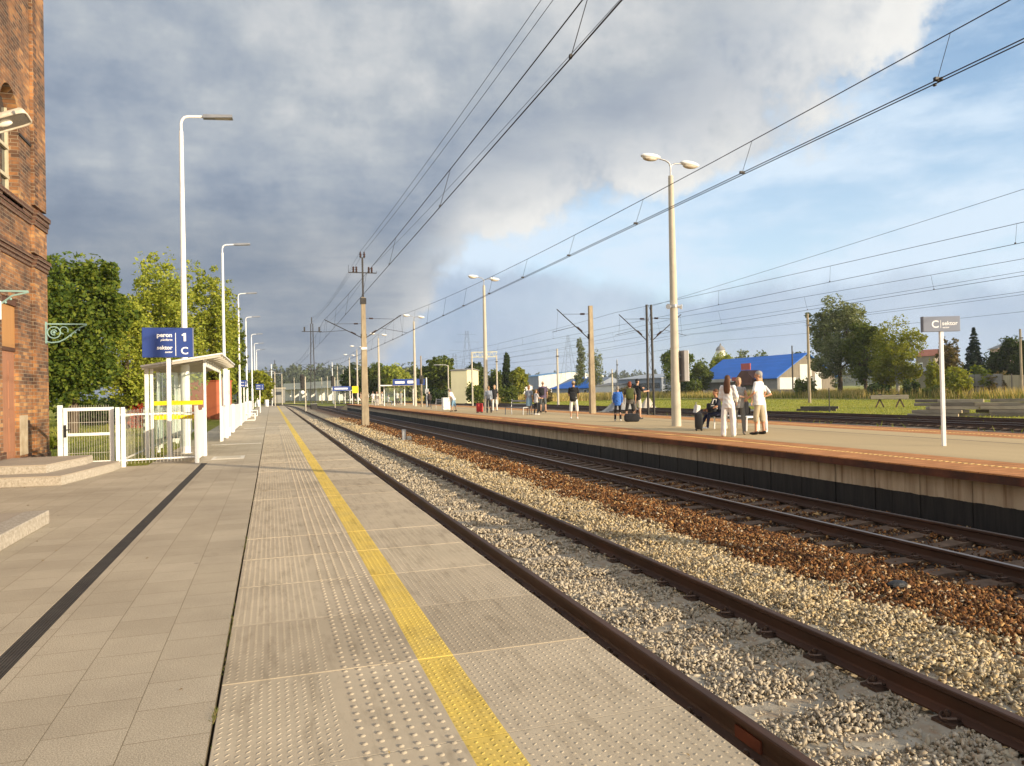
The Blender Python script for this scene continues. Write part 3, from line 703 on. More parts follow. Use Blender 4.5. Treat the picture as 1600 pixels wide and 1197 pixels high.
# arch over the window
ar = (wY1-wY0)/2; yc = (wY0+wY1)/2; pts = [(wY0-BY, 8.15), (wY0-BY, wZ1)]
pts += [(yc - ar*math.cos(math.pi*k/12)-BY, wZ1 + ar*1.1*math.sin(math.pi*k/12)) for k in range(1, 12)] + [(wY1-BY, wZ1), (wY1-BY, 8.15)]
for k in range(1, len(pts)-2):
    a, b = pts[k], pts[k+1]; mb.prism([(a[0],a[1]),(b[0],b[1]),(b[0],8.15),(a[0],8.15)], -.5, 0, 'x')
mb.box(*L((-13,2.0,0),(-5.6,BY-.005,13.5)))
part('wall', mb, m_brick, bld)
mb = MB()
mb.box(*L((WX+.003,19.25,0),(WX+.07,BY+.05,4.5))); mb.box(*L((WX+.003,19.35,5.9),(WX+.07,BY+.05,13.5)))
mb.box(*L((WX+.003,19.25,4.8),(WX+.07,BY+.05,5.5)))
mb.box(*L((WX+.003,16.5,.0),(WX+.05,17.12,4.45)))
part('corner_pilaster', mb, m_brick, bld)
mb = MB()
for k in range(48):
    z = 5.95+k*.16; mb.box(*L((WX+.072,19.38,z),(WX+.078,19.58,z+.076)))
part('toothed_brick_strip', mb, m_dbrick, bld)
for z0, z1, zz0 in ((5.42,5.76,0),(4.46,4.72,0)):
    mb = MB(); hgt = z1-z0
    for a, b, out in ((0,.35,.025),(.35,.7,.05),(.7,1,.08)):
        mb.box(*L((WX+.002,2,z0+hgt*a),(WX+out,19.23,z0+hgt*b-.002))); mb.box(*L((WX+.004,19.232,z0+hgt*a),(WX+out+.075,BY+.05+out*.3,z0+hgt*b-.002)))
    part('cornice', mb, m_dbrick, bld)
fr = MB(); x0, x1 = WX-.27, WX-.19
for y in (wY0, (wY0+wY1)/2-.03, wY1-.08): fr.box(*L((x0,y,wZ0),(x1,y+.08 if y != (wY0+wY1)/2-.03 else y+.06,wZ1+.45)))
for z in (wZ0, wZ0+.62, wZ0+1.25, wZ1): fr.box(*L((x0+.01,wY0,z),(x1+.012,wY1,z+.07)))
wn = part('window', fr, m_frame, bld)
part('pane', MB().box(*L((x0+.02,wY0,wZ0),(x0+.03,wY1,wZ1+.5))), m_glass, wn)
part('sill', MB().box(*L((WX-.3,wY0-.05,wZ0-.0),(WX+.05,wY1+.05,wZ0+.05))), m_dbrick, wn)
dr = part('door', MB().box(*L((WX-.14,dY0,.2),(WX-.08,dY1-.51,2.5))).box(*L((WX-.14,dY1-.5,.2),(WX-.08,dY1,2.5))).box(*L((WX-.08,dY0+.1,.4),(WX-.065,dY1-.6,1.1))).box(*L((WX-.08,dY1-.4,1.3),(WX-.065,dY1-.1,2.3))).box(*L((WX-.08,dY1-.4,.4),(WX-.065,dY1-.1,1.1))), m_wood2, bld)
part('transom_board', MB().box(*L((WX-.13,dY0,2.58),(WX-.06,dY1,3.46))), m_wood, bld)
part('door_lintel', MB().box(*L((WX-.16,dY0,2.5),(WX-.05,dY1,2.58))).box(*L((WX-.3,dY0,3.46),(WX-.02,dY1,3.62))), M('lintel_wood', (.12,.055,.035), (.08,.04,.025), 5., .8), bld)
part('plaster_patch', MB().box(*L((WX+.002,18.30,.3),(WX+.008,18.85,1.15))), m_plast, bld)
part('plinth', MB().box(*L((WX+.002,2.,0),(WX+.09,dY0-.05,.45))).box(*L((WX+.002,dY1+.05,0),(WX+.09,BY+.1,.25))), m_dbrick, bld)
rc = MB()
for y, z, l in ((18.5,7.2,.9),(16.2,7.4,.9)): rc.box(*L((WX+.002,y,z),(WX+.03,y+l*.9,z+.05)))
part('iron_tie', rc, m_dark, bld)
part('roof_edge', MB().box(*L((-13.3,1.6,13.5),(WX+.4,BY+.4,13.8))), m_dbrick, bld)

# floodlight on an arm
m_fl = M('floodlight_enamel', (.66,.62,.52), (.52,.46,.36), 4., .5, c3=(.40,.30,.20))
m_alu = M('reflector', (.45,.43,.40), (.32,.30,.28), 3., .25, metal=.9)
fl = thing('floodlight', (-3.99, 13.79, 5.97), 'large old cream floodlight on an arm, at the brick building', 'floodlight'); fl.scale = (.86,)*3
q = Matrix.Rotation(R(-22), 3, 'Y') @ Matrix.Rotation(R(-24), 3, 'X')
def Q(mb): mb.v = [tuple(q @ Vector(v)) for v in mb.v]; return mb
bmh = bmesh.new(); bmesh.ops.create_cube(bmh, size=1)
for v in bmh.verts:
    v.co.x *= .82; v.co.y *= .36; v.co.z *= .17
    if v.co.z > 0: v.co.x *= .86; v.co.y *= .68
bmesh.ops.bevel(bmh, geom=bmh.edges[:], offset=.055, segments=4, affect='EDGES', profile=.55)
part('housing', Q(MB().frombm(bmh)), m_fl, fl, True)
rim = MB(); a, b = .40, .165
ring_ = [(a*(abs(math.cos(x_))**.35)*math.copysign(1,math.cos(x_)), b*(abs(math.sin(x_))**.35)*math.copysign(1,math.sin(x_)), -.10) for x_ in np.linspace(0,2*math.pi,33)]
rim.tube(ring_, .018, 8, False); part('rim', Q(rim), m_fl, fl, True)
part('reflector', Q(MB().prism([(-.12,-.088),(.12,-.088),(.15,-.096),(-.15,-.096)], -.37, .37, 'x')), m_alu, fl)
part('lamp_bulb', Q(MB().ell((-.02,0,-.11),(.13,.05,.05),14,8)), M('bulb_glass', (.75,.72,.62), None, 1., .15), fl, True)
for x_ in (-.36,-.1,.2): part('clip', Q(MB().box((x_,-.19,-.12),(x_+.04,-.165,-.05))), m_steel, fl)
part('arm', MB().tube([(-.34,0,-.08),(-.6,.05,-.2),(-1.0,.05,-.28),(-1.30,.05,-.30)], .035, 8), m_fl, fl)

# scroll brackets of pale green cast iron
m_verd = M('pale_green_iron', (.25,.38,.345), (.20,.31,.29), 6., .6)
def scroll(label, loc, ln, grp):
    th_ = thing('scroll_bracket', loc, label, 'bracket', grp)
    part('top_bar', MB().bar((0,0,0),(ln,0,0),.03,.03), m_verd, th_)
    part('wall_plate', MB().box((0,-.04,-.46),(.025,.04,.05)), m_verd, th_)
    def arc(cx, cz, r, a0, a1, n=18): return [(cx+r*math.cos(a), 0, cz+r*math.sin(a)) for a in np.linspace(a0,a1,n)]
    sc = MB()
    sc.tube(arc(.17,-.20,.135,0,2*math.pi), .014, 6); sc.tube(arc(.17,-.20,.06,.3,5.2), .013, 6); sc.tube(arc(.38,-.15,.085,-.5,4.6), .013, 6)
    sc.tube([(.02,0,-.42),(.12,0,-.44),(.28,0,-.42),(.42,0,-.34),(.58,0,-.20),(.72,0,-.08),(ln,0,-.015)], .016, 6)
    for x, z in ((.52,-.28),(.62,-.20),(.70,-.14)): sc.ell((x,0,z),(.022,.022,.022),8,6)
    sc.ell((.17,0,-.2),(.035,.02,.035),8,6)
    part('scrollwork', sc, m_verd, th_, True); return th_
scroll('pale green scroll bracket at the corner of the brick building, nothing hanging on it', (WX+.07, 20.05, 3.26), .86, 'cast iron brackets on the brick wall')
scroll('pale green bracket over the orange door, with a white sign hanging on it', (-5.0, 15.05, 3.38), .97, 'cast iron brackets on the brick wall')
hs_ = thing('hanging_sign', (-4.50,15.03,3.02), 'small white hanging sign with black letter under the bracket, cut off by the left edge', 'sign')
part('panel', MB().box((-.40,-.015,-.14),(.06,.015,.18)), m_text, hs_)
part('lettering', text_mb('a', .30, (-.13,-.017,-.08)), m_black, hs_)
part('hanger', MB().cyl((-.2,0,.18),(-.2,0,.35),.008,n=6).cyl((.03,0,.18),(.03,0,.35),.008,n=6), m_dark, hs_)

# steps
m_step = M('granite_step', (.50,.44,.36), (.30,.26,.20), 30., .85, bump=.4, bscale=30, speck=.35)
m_stept = M('step_top', (.40,.335,.255), (.35,.29,.22), 2., .9, speck=.3)
st = thing('door_steps', (-4.6,15.9,0), 'two tier pale stone door steps with rough edges before the brick building', 'steps')
def poly_step(name, pts, z0, z1, st):
    o = part(name, MB().prism([(x+4.6,y-15.2) for x,y in pts], z0, z1-.02, 'z'), m_step, st)
    cx_ = sum(p[0] for p in pts)/len(pts); cy_ = sum(p[1] for p in pts)/len(pts)
    part('tread', MB().prism([((x-cx_)*.985+cx_+4.6,(y-cy_)*.985+cy_-15.2) for x,y in pts], z1-.0199, z1, 'z'), m_stept, o)
poly_step('lower_step', [(-5.0,14.1),(-3.45,13.85),(-3.05,16.2),(-3.05,16.8),(-5.0,16.8)], 0, .16, st)
poly_step('upper_step', [(-5.0,14.7),(-3.85,14.55),(-3.55,16.2),(-3.55,16.75),(-5.0,16.75)], .161, .31, st)
rp = thing('stone_kerb_ramp', (-3.2,9.15,0), 'low stone edged ramp in the pavement, cut off by the left edge', 'ramp')
part('kerb', MB().bbox((.42,-4.5,0),(.68,.95,.16),.012), m_step, rp); part('ramp_top', MB().box((-1.8,-4.5,0),(.419,.95,.15)), m_stept, rp)

# ------------------------------------------------------------------ white gate, fences, sign and shelter on the near platform
gt = thing('platform_gate', (-4.19,17.9,.07), 'white barred metal gate with black lock between brick building and picket fence', 'gate')
part('post', MB().bbox((-.10,-.05,-.07),(-.01,.05,1.28),.008), m_white, gt)
part('frame', MB().box((0.01,-.025,.03),(.08,.025,1.22)).box((.88,-.025,.03),(.96,.025,1.22)).box((.0805,-.024,1.15),(.8795,.024,1.22)).box((.0805,-.024,.62),(.8795,.024,.68)).box((.0805,-.024,.03),(.8795,.024,.08)), m_white, gt)
bars = MB()
for k in range(17): x = .115+k*.0465; bars.cyl((x,0,.04),(x,0,1.27),.0034,n=6)
for z in (.25,.9): bars.box((.09,-.004,z),(.875,.004,z+.008))
part('bar', bars, m_bar, gt)
lk = part('lock', MB().bbox((.02,-.045,.60),(.065,-.026,.86),.006), m_black, gt)
part('handle', MB().tube([(.043,-.046,.76),(.043,-.085,.76),(.16,-.085,.765)], .009, 6), m_black, lk)

def picket_fence(label, p, q, h, n, z=0., posts=(0,1), flat=False, grp='white picket fences'):
    p = Vector(p); q = Vector(q); f = thing('picket_fence', (p.x,p.y,z), label, 'fence', grp)
    d = (q-p); ln = d.length; d.normalize(); nn = Vector((-d.y,d.x,0))
    for t_ in posts:
        c = d*ln*t_; mb = MB(); mb.bar(c+Vector((0,0,0)), c+Vector((0,0,h+.04)), .08, .08, upv=d); part('post', mb, m_white, f)
    mb = MB()
    for k in range(n):
        c = d*(ln*(k+.5)/n)
        if flat: mb.bar(c+Vector((0,0,.06)), c+Vector((0,0,h)), ln/n*.86, .018, upv=nn)
        else: mb.cyl(c+Vector((0,0,.06)), c+Vector((0,0,h)), .0042, n=6)
    part('pickets', mb, m_white if flat else m_bar, f)
    mb = MB()
    for zz in (.14, h-.12): mb.bar(d*.02+nn*.014+Vector((0,0,zz)), d*(ln-.02)+nn*.014+Vector((0,0,zz)), .02, .035)
    part('rail', mb, m_white, f); return f
picket_fence('white picket fence panel between the gate and the white return panel, below the blue sign', (-3.13,17.75,0), (-1.60,17.98,0), 1.24, 22, posts=(0,.065,1))
picket_fence('short white slatted panel running back from the front picket fence to the shelter post', (-1.60,18.07,0), (-1.59,19.95,0), 1.16, 11, flat=True)
picket_fence('white slatted fence along the pavement just past the waiting shelter', (-1.57,26.4,0), (-1.52,32.5,0), 1.12, 26, flat=True, posts=(0,.33,.66,1))
picket_fence('long white fence receding along the left of the near platform', (-1.5,33,0), (-1.40,61,0), 1.12, 90, flat=True, posts=(0,.25,.5,.75,1))
picket_fence('white fence behind the waiting shelter, back from the pavement', (-3.08,18.1,-.03), (-3.14,33,-.03), 1.2, 90, posts=(0,.2,.4,.6,.8,1))

sg = thing('platform_sign', (-2.27,18.95,0), 'blue platform sign peron 1 sektor C on a white post in front of the shelter', 'sign')
part('post', MB().bbox((-.045,.03,0),(.045,.12,2.5),.008), m_white, sg)
d16 = depth((-2.3,17.95,2.8)); tl = atd(223,514,d16); trc = atd(302,514,d16); bl_ = atd(223,561,d16)
SW, SH, Z0 = .54, .69, 2.40
part('panel', MB().bbox((-SW-.0,-.04,Z0),(SW+.0,.028,Z0+SH),.006), m_blue, sg)
part('panel_edge', MB().box((SW+.001,-.042,Z0-.003),(SW+.014,.03,Z0+SH+.003)), m_greysign, sg)
T_ = merge(text_mb('peron', .135, (.10,-.0425,Z0+.475), align='RIGHT', bold=.004), text_mb('platform', .072, (.10,-.0425,Z0+.385), align='RIGHT', shear=.25, bold=.0015),
    text_mb('sektor', .125, (.10,-.0425,Z0+.185), align='RIGHT', bold=.004), text_mb('sector', .062, (.10,-.0425,Z0+.105), align='RIGHT', shear=.25, bold=.0015),
    MB().prism([(.345,Z0+.375),(.395,Z0+.375),(.395,Z0+.565),(.352,Z0+.565),(.30,Z0+.525),(.315,Z0+.495),(.345,Z0+.515)], -.0445, -.0405, 'y'), text_mb('C', .235, (.36,-.0425,Z0+.075), align='CENTER', bold=.004),
    MB().box((.165,-.0435,Z0+.03),(.178,-.0405,Z0+.57)))
part('lettering', T_, m_text, sg)

gl = bpy.data.materials.new('clear_glass'); gl.use_nodes = True; t = NT(gl.node_tree)
p = t.n('ShaderNodeBsdfPrincipled', i={'Base Color': (.9,.95,.93,1), 'Roughness': .04}); tr = t.n('ShaderNodeBsdfTransparent', i={0: (.90,.94,.92,1)})
gs_ = t.n('ShaderNodeBsdfGlossy', i={'Roughness': .03, 'Color': (1,1,1,1)}); mx = t.n('ShaderNodeMixShader', i={0: .06, 1: tr.outputs[0], 2: gs_.outputs[0]}); t.n('ShaderNodeOutputMaterial', i={0: mx.outputs[0]})
m_roofu = M('shelter_ceiling', (.50,.47,.40), (.42,.39,.33), 3., .7)
def shelter(name_label, loc, y1, x0, x1, xr, hf, hb, group):
    s = thing('waiting_shelter', loc, name_label, 'shelter', group)
    for y in (0, y1):
        mb = MB().bbox((x1-.03,y-.03,0),(x1+.03,y+.03,hf),.006); part('post', mb, m_white, s)
        mb = MB().bbox((x0-.04,y-.04,0),(x0+.05,y+.04,hb),.006).bbox((x0+.08,y-.035,0),(x0+.15,y+.035,hb),.006); part('post', mb, m_white, s)
    for y in (y1*.33, y1*.66): part('post', MB().box((x0-.035,y-.035,0),(x0+.035,y+.035,hb)), m_white, s)
    rf = part('roof', MB().add([(x0-.06,-.45,hb+.03),(xr,-.45,hf+.09),(xr,y1+.45,hf+.09),(x0-.06,y1+.45,hb+.03),(x0-.06,-.45,hb+.07),(xr,-.45,hf+.125),(xr,y1+.45,hf+.125),(x0-.06,y1+.45,hb+.07)],[(0,3,2,1),(4,5,6,7),(0,1,5,4),(1,2,6,5),(2,3,7,6),(3,0,4,7)]), m_white, s)
    mb = MB(); sl_ = (hf-hb+.06)/(xr-x0+.2)
    for k in range(9):
        y = -.40+k*(y1+.8)/8; mb.bar((x0-.04,y,hb+.0),(xr-.03,y,hf+.05), .05,.055)
    part('rafter', mb, m_roofu, rf)
    zf = hf-.02; mb = MB().bar((x1,.031,hf-.02),(x1,y1-.031,hf-.02),.04,.03).bar((x1,.031,hf-.17),(x1,y1-.031,hf-.17),.04,.03)
    n = int(y1/.2)
    for k in range(n): mb.bar((x1,.05+k*(y1-.1)/n,hf-.155),(x1,.05+(k+.5)*(y1-.1)/n,hf-.035),.015,.02)
    part('lattice_beam', mb, m_white, s)
    g = part('glass_panel', MB().box((x0+.16,-.006,.25),(x1-.04,.006,hb-.1)), gl, s)
    mb = MB().box((x0+.17,-.012,1.28),(x1-.05,-.0065,1.38)).box((x0+.17,-.012,.93),(x1-.05,-.0065,1.03)); part('yellow_stripe', mb, m_yel, g)
    g2 = part('glass_panel', MB().box((x0+.05,.05,.25),(x0+.06,y1-.05,hb-.1)), gl, s)
    mb = MB().box((x0+.062,.06,1.28),(x0+.068,y1-.06,1.38)).box((x0+.062,.06,.93),(x0+.068,y1-.06,1.03)); part('yellow_stripe', mb, m_yel, g2)
    mb = MB()
    for k in range(7): y = .3+k*(y1-.6)/6; mb.cyl((x0+.09,y,.1),(x0+.09,y,hb-.05),.012,n=6)
    part('glazing_bar', mb, m_white, s)
    bn_ = part('bench', MB().box((x0+.25,.8,.42),(x0+.62,y1-.8,.46)), m_steel, s)
    for y in (1.0,y1/2,y1-1.0): part('bench_leg', MB().box((x0+.40,y-.02,0),(x0+.45,y+.02,.42)), m_steel, bn_)
    return s
shelter('white glazed waiting shelter with yellow stripes behind the blue platform sign', (-1.58,20.1,0), 6.0, -1.32, 0., .44, 2.42, 2.18, 'waiting shelters')

# bright white panel cluster past the shelter
nb = thing('notice_board', (-1.5,28.2,0), 'tall white notice board on posts past the shelter on the near platform', 'notice board')
part('panel', MB().bbox((-.05,.0,.35),(.05,1.3,2.35),.01), m_white, nb); part('post', MB().box((-.04,-.09,0),(.04,-.002,2.45)), m_white, nb); part('post', MB().box((-.04,1.302,0),(.04,1.39,2.45)), m_white, nb)

# street lamps of the near platform
def lamp_left():
    t_ = thing('platform_lamp', (0,0,0), '', 'street lamp', 'white lamps along the near platform')
    part('pole', MB().lathe([(.15,0),(.15,.03),(.115,.035),(.115,2.4),(.078,2.5),(.052,8.4),(.05,8.55)], n=14), m_lampwhite, t_, True)
    part('arm', MB().tube([(0,0,8.5),(0,0,8.75),(.03,0,8.85),(.09,0,8.92),(.18,0,8.95),(.66,0,8.985)], .035, 8), m_lampwhite, t_, True)
    hd = part('lamp_head', MB().add([(.55,-.085,8.93),(1.28,-.12,8.99),(1.30,.12,8.99),(.55,.085,8.93),(.55,-.06,9.03),(1.28,-.10,9.07),(1.29,.10,9.07),(.55,.06,9.03)],[(0,3,2,1),(4,5,6,7),(0,1,5,4),(1,2,6,5),(2,3,7,6),(3,0,4,7)]), m_steel, t_)
    part('lens', MB().add([(.85,-.085,8.948),(1.24,-.10,8.978),(1.25,.10,8.978),(.85,.085,8.948)],[(0,1,2,3)]), M('lamp_lens', (.5,.46,.36), None, 1., .2), hd)
    part('access_door', MB().box((.108,-.045,.6),(.119,.045,.95)), m_white, t_); return t_
lab = ['tall white lamp rising behind the blue platform sign', 'white lamp standing behind the shelter roof, second nearest on the near platform',
 'white lamp half hidden by yellow green tree leaves', 'slender white lamp just right of the leafy tree, fourth along the near platform', 'white lamp fifth along the near platform fence',
 'far white lamp, sixth along the near platform', 'farthest and smallest white lamp of the near platform row']
LP = lamp_left()
for k, (y, s_) in enumerate(zip((21.4,38.9,57.2,74.1,94.5,110.8,125.9), lab)):
    x = -2.16
    if k == 0: LP.location = (x,y,-.02); LP['label'] = s_
    else: dup(LP, (x,y,-.05), s_)
# small far signs and bits of the near platform
def small_sign(label, px, py_top, h_px, w_px, d, mat):
    c = atd(px, py_top+h_px/2, d); k = d/F_PX
    s = thing('platform_sign', (c.x,c.y,0), label, 'sign', 'blue signs far along the near platform')
    zt = c.z+h_px*k/2; zb = c.z-h_px*k/2; w_ = w_px*k/2
    part('post', MB().box((-.04,.03,0),(.04,.1,zb+.02)), m_white, s)
    pn = part('panel', MB().box((-w_,-.03,zb),(w_,.029,zt)), mat, s)
    hgt = zt-zb
    part('lettering', merge(text_mb('peron', hgt*.26, (.15*w_,-.032,zb+hgt*.62), align='RIGHT', bold=.003), text_mb('sektor', hgt*.26, (.15*w_,-.032,zb+hgt*.18), align='RIGHT', bold=.003),
        text_mb('1', hgt*.42, (.62*w_,-.032,zb+hgt*.52), align='CENTER'), text_mb('B', hgt*.36, (.62*w_,-.032,zb+hgt*.1), align='CENTER')), m_text, s)
small_sign('small blue sign far along the near platform beside the yellow green bush', 406, 600, 9, 12, 66., m_blue)
small_sign('blue sign past the white fence of the near platform, between lamp posts', 381, 594, 11, 9, 52., m_blue)
def wire_bench(label, loc):
    b = thing('platform_bench', loc, label, 'bench', 'white benches far along the near platform')
    part('seat', MB().box((-.55,-.24,.42),(.0,.24,.45)).box((-.55,-.75,.42),(-.0,-.26,.45)).box((-.55,.26,.42),(0,.75,.45)), m_white, b)
    part('backrest', MB().box((-.62,-.75,.5),(-.58,.75,.88)), m_white, b)
    for y in (-.7,.7):
        part('leg', MB().tube([(-.58,y,.9),(-.55,y,.43),(-.55,y,.03),(.0,y,.03),(.0,y,.43)], .022, 6), m_white, b)
    return b
wb_ = wire_bench('white bench standing at the end of the white fence on the near platform', (-.95,47.5,0))
dup(wb_, (-1.0,58.0,0), 'farther white bench on the near platform below the small blue sign')
for px, s_ in ((404,'white litter bin far along the near platform, left of the dark walking person'), (417,'white box at the far end of the near platform')):
    c = G(px,636,0); b = thing('litter_bin', (c.x,c.y,0), s_, 'bin'); part('body', MB().lathe([(.22,.05),(.25,.1),(.27,.85),(.24,.9)], n=12), m_white, b, True); part('lid', MB().lathe([(.28,.9),(.26,.97),(.1,1.0)], n=12), m_white, b, True)

# ------------------------------------------------------------------ masts of the overhead line
def conc_mast(t_, h, w0=.30, w1=.17):
    mb = MB().add([(-w0/2,-w0/2,0),(w0/2,-w0/2,0),(w0/2,w0/2,0),(-w0/2,w0/2,0),(-w1/2,-w1/2,h),(w1/2,-w1/2,h),(w1/2,w1/2,h),(-w1/2,w1/2,h)],[(0,3,2,1),(4,5,6,7),(0,1,5,4),(1,2,6,5),(2,3,7,6),(3,0,4,7)])
    return part('column', mb, m_conc, t_)
def insulator(mb_in, mb_st, p, q):
    """string of ceramic discs between p and q"""
    p = Vector(p); q = Vector(q); n = 5
    mb_st.cyl(p, q, .012, n=6)
    for k in range(n):
        c = p.lerp(q, .2+.6*k/(n-1)); d = (q-p).normalized()*.03; mb_in.cyl(c-d, c+d, .065, .03, n=8)
def boom(t_, z, s_, dx, zt):
    """slanted cantilever tube, steady arm and its insulators, towards s_ = +-1"""
    part('cantilever', MB().cyl((s_*.16,0,z),(s_*dx,0,zt),.030,n=8).cyl((s_*.16,0,z-.05),(s_*.16,0,z+.25),.05,n=8), m_dark, t_)
    st_, ins = MB(), MB(); i2 = MB()
    insulator(ins, st_, (s_*.5,0,z+.5*(zt-z)/dx*.9), (s_*.9,0,z+.9*(zt-z)/dx*.98))
    st_.cyl((s_*.12,0,zt-.25),(s_*dx*.82,0,zt-.28),.012,n=5); insulator(i2, st_, (s_*.35,0,zt-.25),(s_*.7,0,zt-.26))
    st_.cyl((s_*dx*.45,0,z+.45*(zt-z)-.05),(s_*dx*1.15,0,z+.35),.014,n=5).cyl((s_*dx*.97,0,zt-.06),(s_*dx*1.02,0,z+.36),.006,n=5)
    o = part('steady_arm', st_, m_dark, t_); part('insulator', ins, m_insul, o); part('insulator', i2, m_insul, o)
M1 = onX(571,664,6.1); M1 = Vector((6.1, 51.7, -.72))
mt1 = thing('catenary_mast', M1, 'tall concrete catenary mast with steel top, standing between the two tracks', 'mast', 'catenary masts')
conc_mast(mt1, 8.8, .48, .25)
part('white_band', MB().box((-.187,-.187,5.22),(.187,.187,5.38)), m_white, mt1)
part('steel_top', MB().bar((0,0,8.0),(0,0,11.55),.11,.11,(0,1,0)).box((-.19,-.19,8.35),(.19,.19,8.75)), m_dark, mt1)
ca = part('crossarm', MB().bar((-.95,0,10.5),(.95,0,10.5),.06,.06).cyl((-.95,0,10.5),(-.95,0,11.0),.012,n=5).cyl((.95,0,10.5),(.95,0,10.65),.012,n=5), m_dark, mt1)
mb = MB()
for x in (-.62,-.42,.42,.62): mb.lathe([(.05,10.53),(.08,10.58),(.05,10.65),(.085,10.7),(.05,10.78),(.08,10.83),(.03,10.92)], (x,0,0), 10)
for x in (-.13,.13): mb.lathe([(.05,11.57),(.08,11.62),(.05,11.70),(.085,11.75),(.05,11.83),(.03,11.95)], (x,0,0), 10)
part('insulator', mb, m_insul, ca)
part('top_bracket', MB().bar((-.18,0,11.54),(.18,0,11.54),.05,.04), m_dark, mt1)
boom(mt1, 6.05, -1, 2.6, 7.25); boom(mt1, 6.05, 1, 2.6, 7.62)
def lattice_mast(t_, h, w_=.42, d_=.20, w1=.24, hw=.055):
    for sx in (-1, 1): part('column', MB().add([(sx*w_/2-hw,-d_/2,0),(sx*w_/2+hw,-d_/2,0),(sx*w_/2+hw,d_/2,0),(sx*w_/2-hw,d_/2,0),(sx*w1/2-hw,-d_/2,h),(sx*w1/2+hw,-d_/2,h),(sx*w1/2+hw,d_/2,h),(sx*w1/2-hw,d_/2,h)],[(0,3,2,1),(4,5,6,7),(0,1,5,4),(1,2,6,5),(2,3,7,6),(3,0,4,7)]), m_dark, t_)
    mb = MB(); n = int(h/.45)
    for k in range(n):
        s_ = 1 if k % 2 else -1; f0 = 1-(1-w1/w_)*k/n
        mb.bar((s_*(w_*f0/2-.06),-d_/2-.005,k*h/n),(-s_*(w_*f0/2-.06),-d_/2-.005,(k+1)*h/n),.03,.012)
    part('lacing', mb, m_dark, t_)
mt2 = thing('catenary_mast', (6.1,118.5,-.75), 'distant lattice catenary mast beyond the concrete mast, over the red signal', 'mast', 'catenary masts')
lattice_mast(mt2, 13.2, .7, .4, .30)
part('crossarm', MB().bar((-1.5,0,12.0),(1.5,0,12.0),.09,.09).bar((-1.1,0,12.0),(-1.1,0,12.7),.22,.22,(0,1,0)).bar((1.1,0,12.0),(1.1,0,12.7),.22,.22,(0,1,0)).bar((0,0,13.2),(0,0,14.2),.14,.14,(0,1,0)), m_dark, mt2)
boom(mt2, 5.9, -1, 2.4, 7.2); boom(mt2, 5.9, 1, 2.5, 7.4)
c = atd(430,612,230); mt3 = thing('catenary_mast', (c.x,c.y,-.7), 'small far catenary mast over the near platform end, left of the yellow line', 'mast', 'catenary masts')
lattice_mast(mt3, 12., 1., .5, .4); part('crossarm', MB().bar((-1.9,0,9.5),(1.9,0,9.5),.15,.15).bar((0,0,12),(0,0,13.2),.2,.2,(0,1,0)).bar((-1.6,0,9.5),(-1.6,0,10.2),.25,.25,(0,1,0)).bar((1.6,0,9.5),(1.6,0,10.2),.25,.25,(0,1,0)), m_dark, mt3)
MR = G(926,646,P2Z); mt4 = thing('catenary_mast', (MR.x,MR.y,P2Z), 'brown concrete mast with one slanted arm at the far edge of the far platform', 'mast', 'catenary masts')
conc_mast(mt4, 6.28, .31, .21); boom(mt4, 4.38, -1, 2.1, 6.05)
ML = onX(1018,650,22.9); mt5 = thing('catenary_mast', (22.9,42.3,-.85), 'black double lattice mast with arms to both sides beyond the far platform', 'mast', 'catenary masts')
lattice_mast(mt5, 7.6, .42, .16, .32, .04); boom(mt5, 5.3, -1, 2.1, 6.95); boom(mt5, 5.3, 1, 2.3, 7.0)

# ------------------------------------------------------------------ overhead wires
def sag(p, q, s_, n=24): 
    p = Vector(p); q = Vector(q)
    return [p.lerp(q, k/n) - Vector((0,0,4*s_*(k/n)*(1-k/n))) for k in range(n+1)]
def catenary(label, spans, xm, xc, zc, zm, sagm, ndrop, double=False, r=.0085):
    """spans: list of (y0,y1); messenger hangs between supports, contact wire stays level"""
    o = thing('overhead_line', (xm, 20, zm), label, 'overhead line', 'overhead lines of the tracks')
    off = Vector((-xm,-20,-zm)); me_, co_, dr_, cl_ = MB(), MB(), MB(), MB(); drops = []
    for j, (y0, y1) in enumerate(spans):
        st0 = 1 if j % 2 else -1
        for_m = sag((xm+track_shift(y0),y0,zm),(xm+track_shift(y1),y1,zm),sagm)
        me_.tube([p+off for p in for_m], r, 5)
        xs0, xs1 = xc + .12*st0, xc - .12*st0
        pc = [Vector((xs0+track_shift(y0),y0,zc)).lerp(Vector((xs1+track_shift(y1),y1,zc)), k/8) for k in range(9)]
        co_.tube([p+off for p in pc], r, 5)
        if double: co_.tube([p+off+Vector((.07,0,-.005)) for p in pc], r, 5)
        for k in range(ndrop):
            f = (k+.5)/ndrop; a = Vector((xm+track_shift(y0),y0,zm)).lerp(Vector((xm+track_shift(y1),y1,zm)), f)-Vector((0,0,4*sagm*f*(1-f)))
            b = pc[0].lerp(pc[-1], f); dr_ = MB() if j < 2 else dr_; dr_.cyl(a+off, b+off+Vector((.03 if double else 0,0,0)), .005, n=4); cl_.box(b+off-Vector((.012,.02,.0)), b+off+Vector((.085 if double else .015,.02,.045)))
            if j < 2: drops.append(dr_); dr_ = MB()
    part('messenger_wire', me_, m_wire, o); part('contact_wire', co_, m_wire, o); part('clamp', cl_, m_wire, o)
    for d_ in drops: part('dropper', d_, m_wire, o)
    if dr_.v: part('far_dropper', dr_, m_wire, o)['kind'] = 'stuff'
    return o
catenary('double contact wires and messenger crossing the sky over the near track', [(-23,51.7),(51.7,118.5),(118.5,190),(190,280)], 3.45, 3.22, 5.10, 6.50, .63, 11)
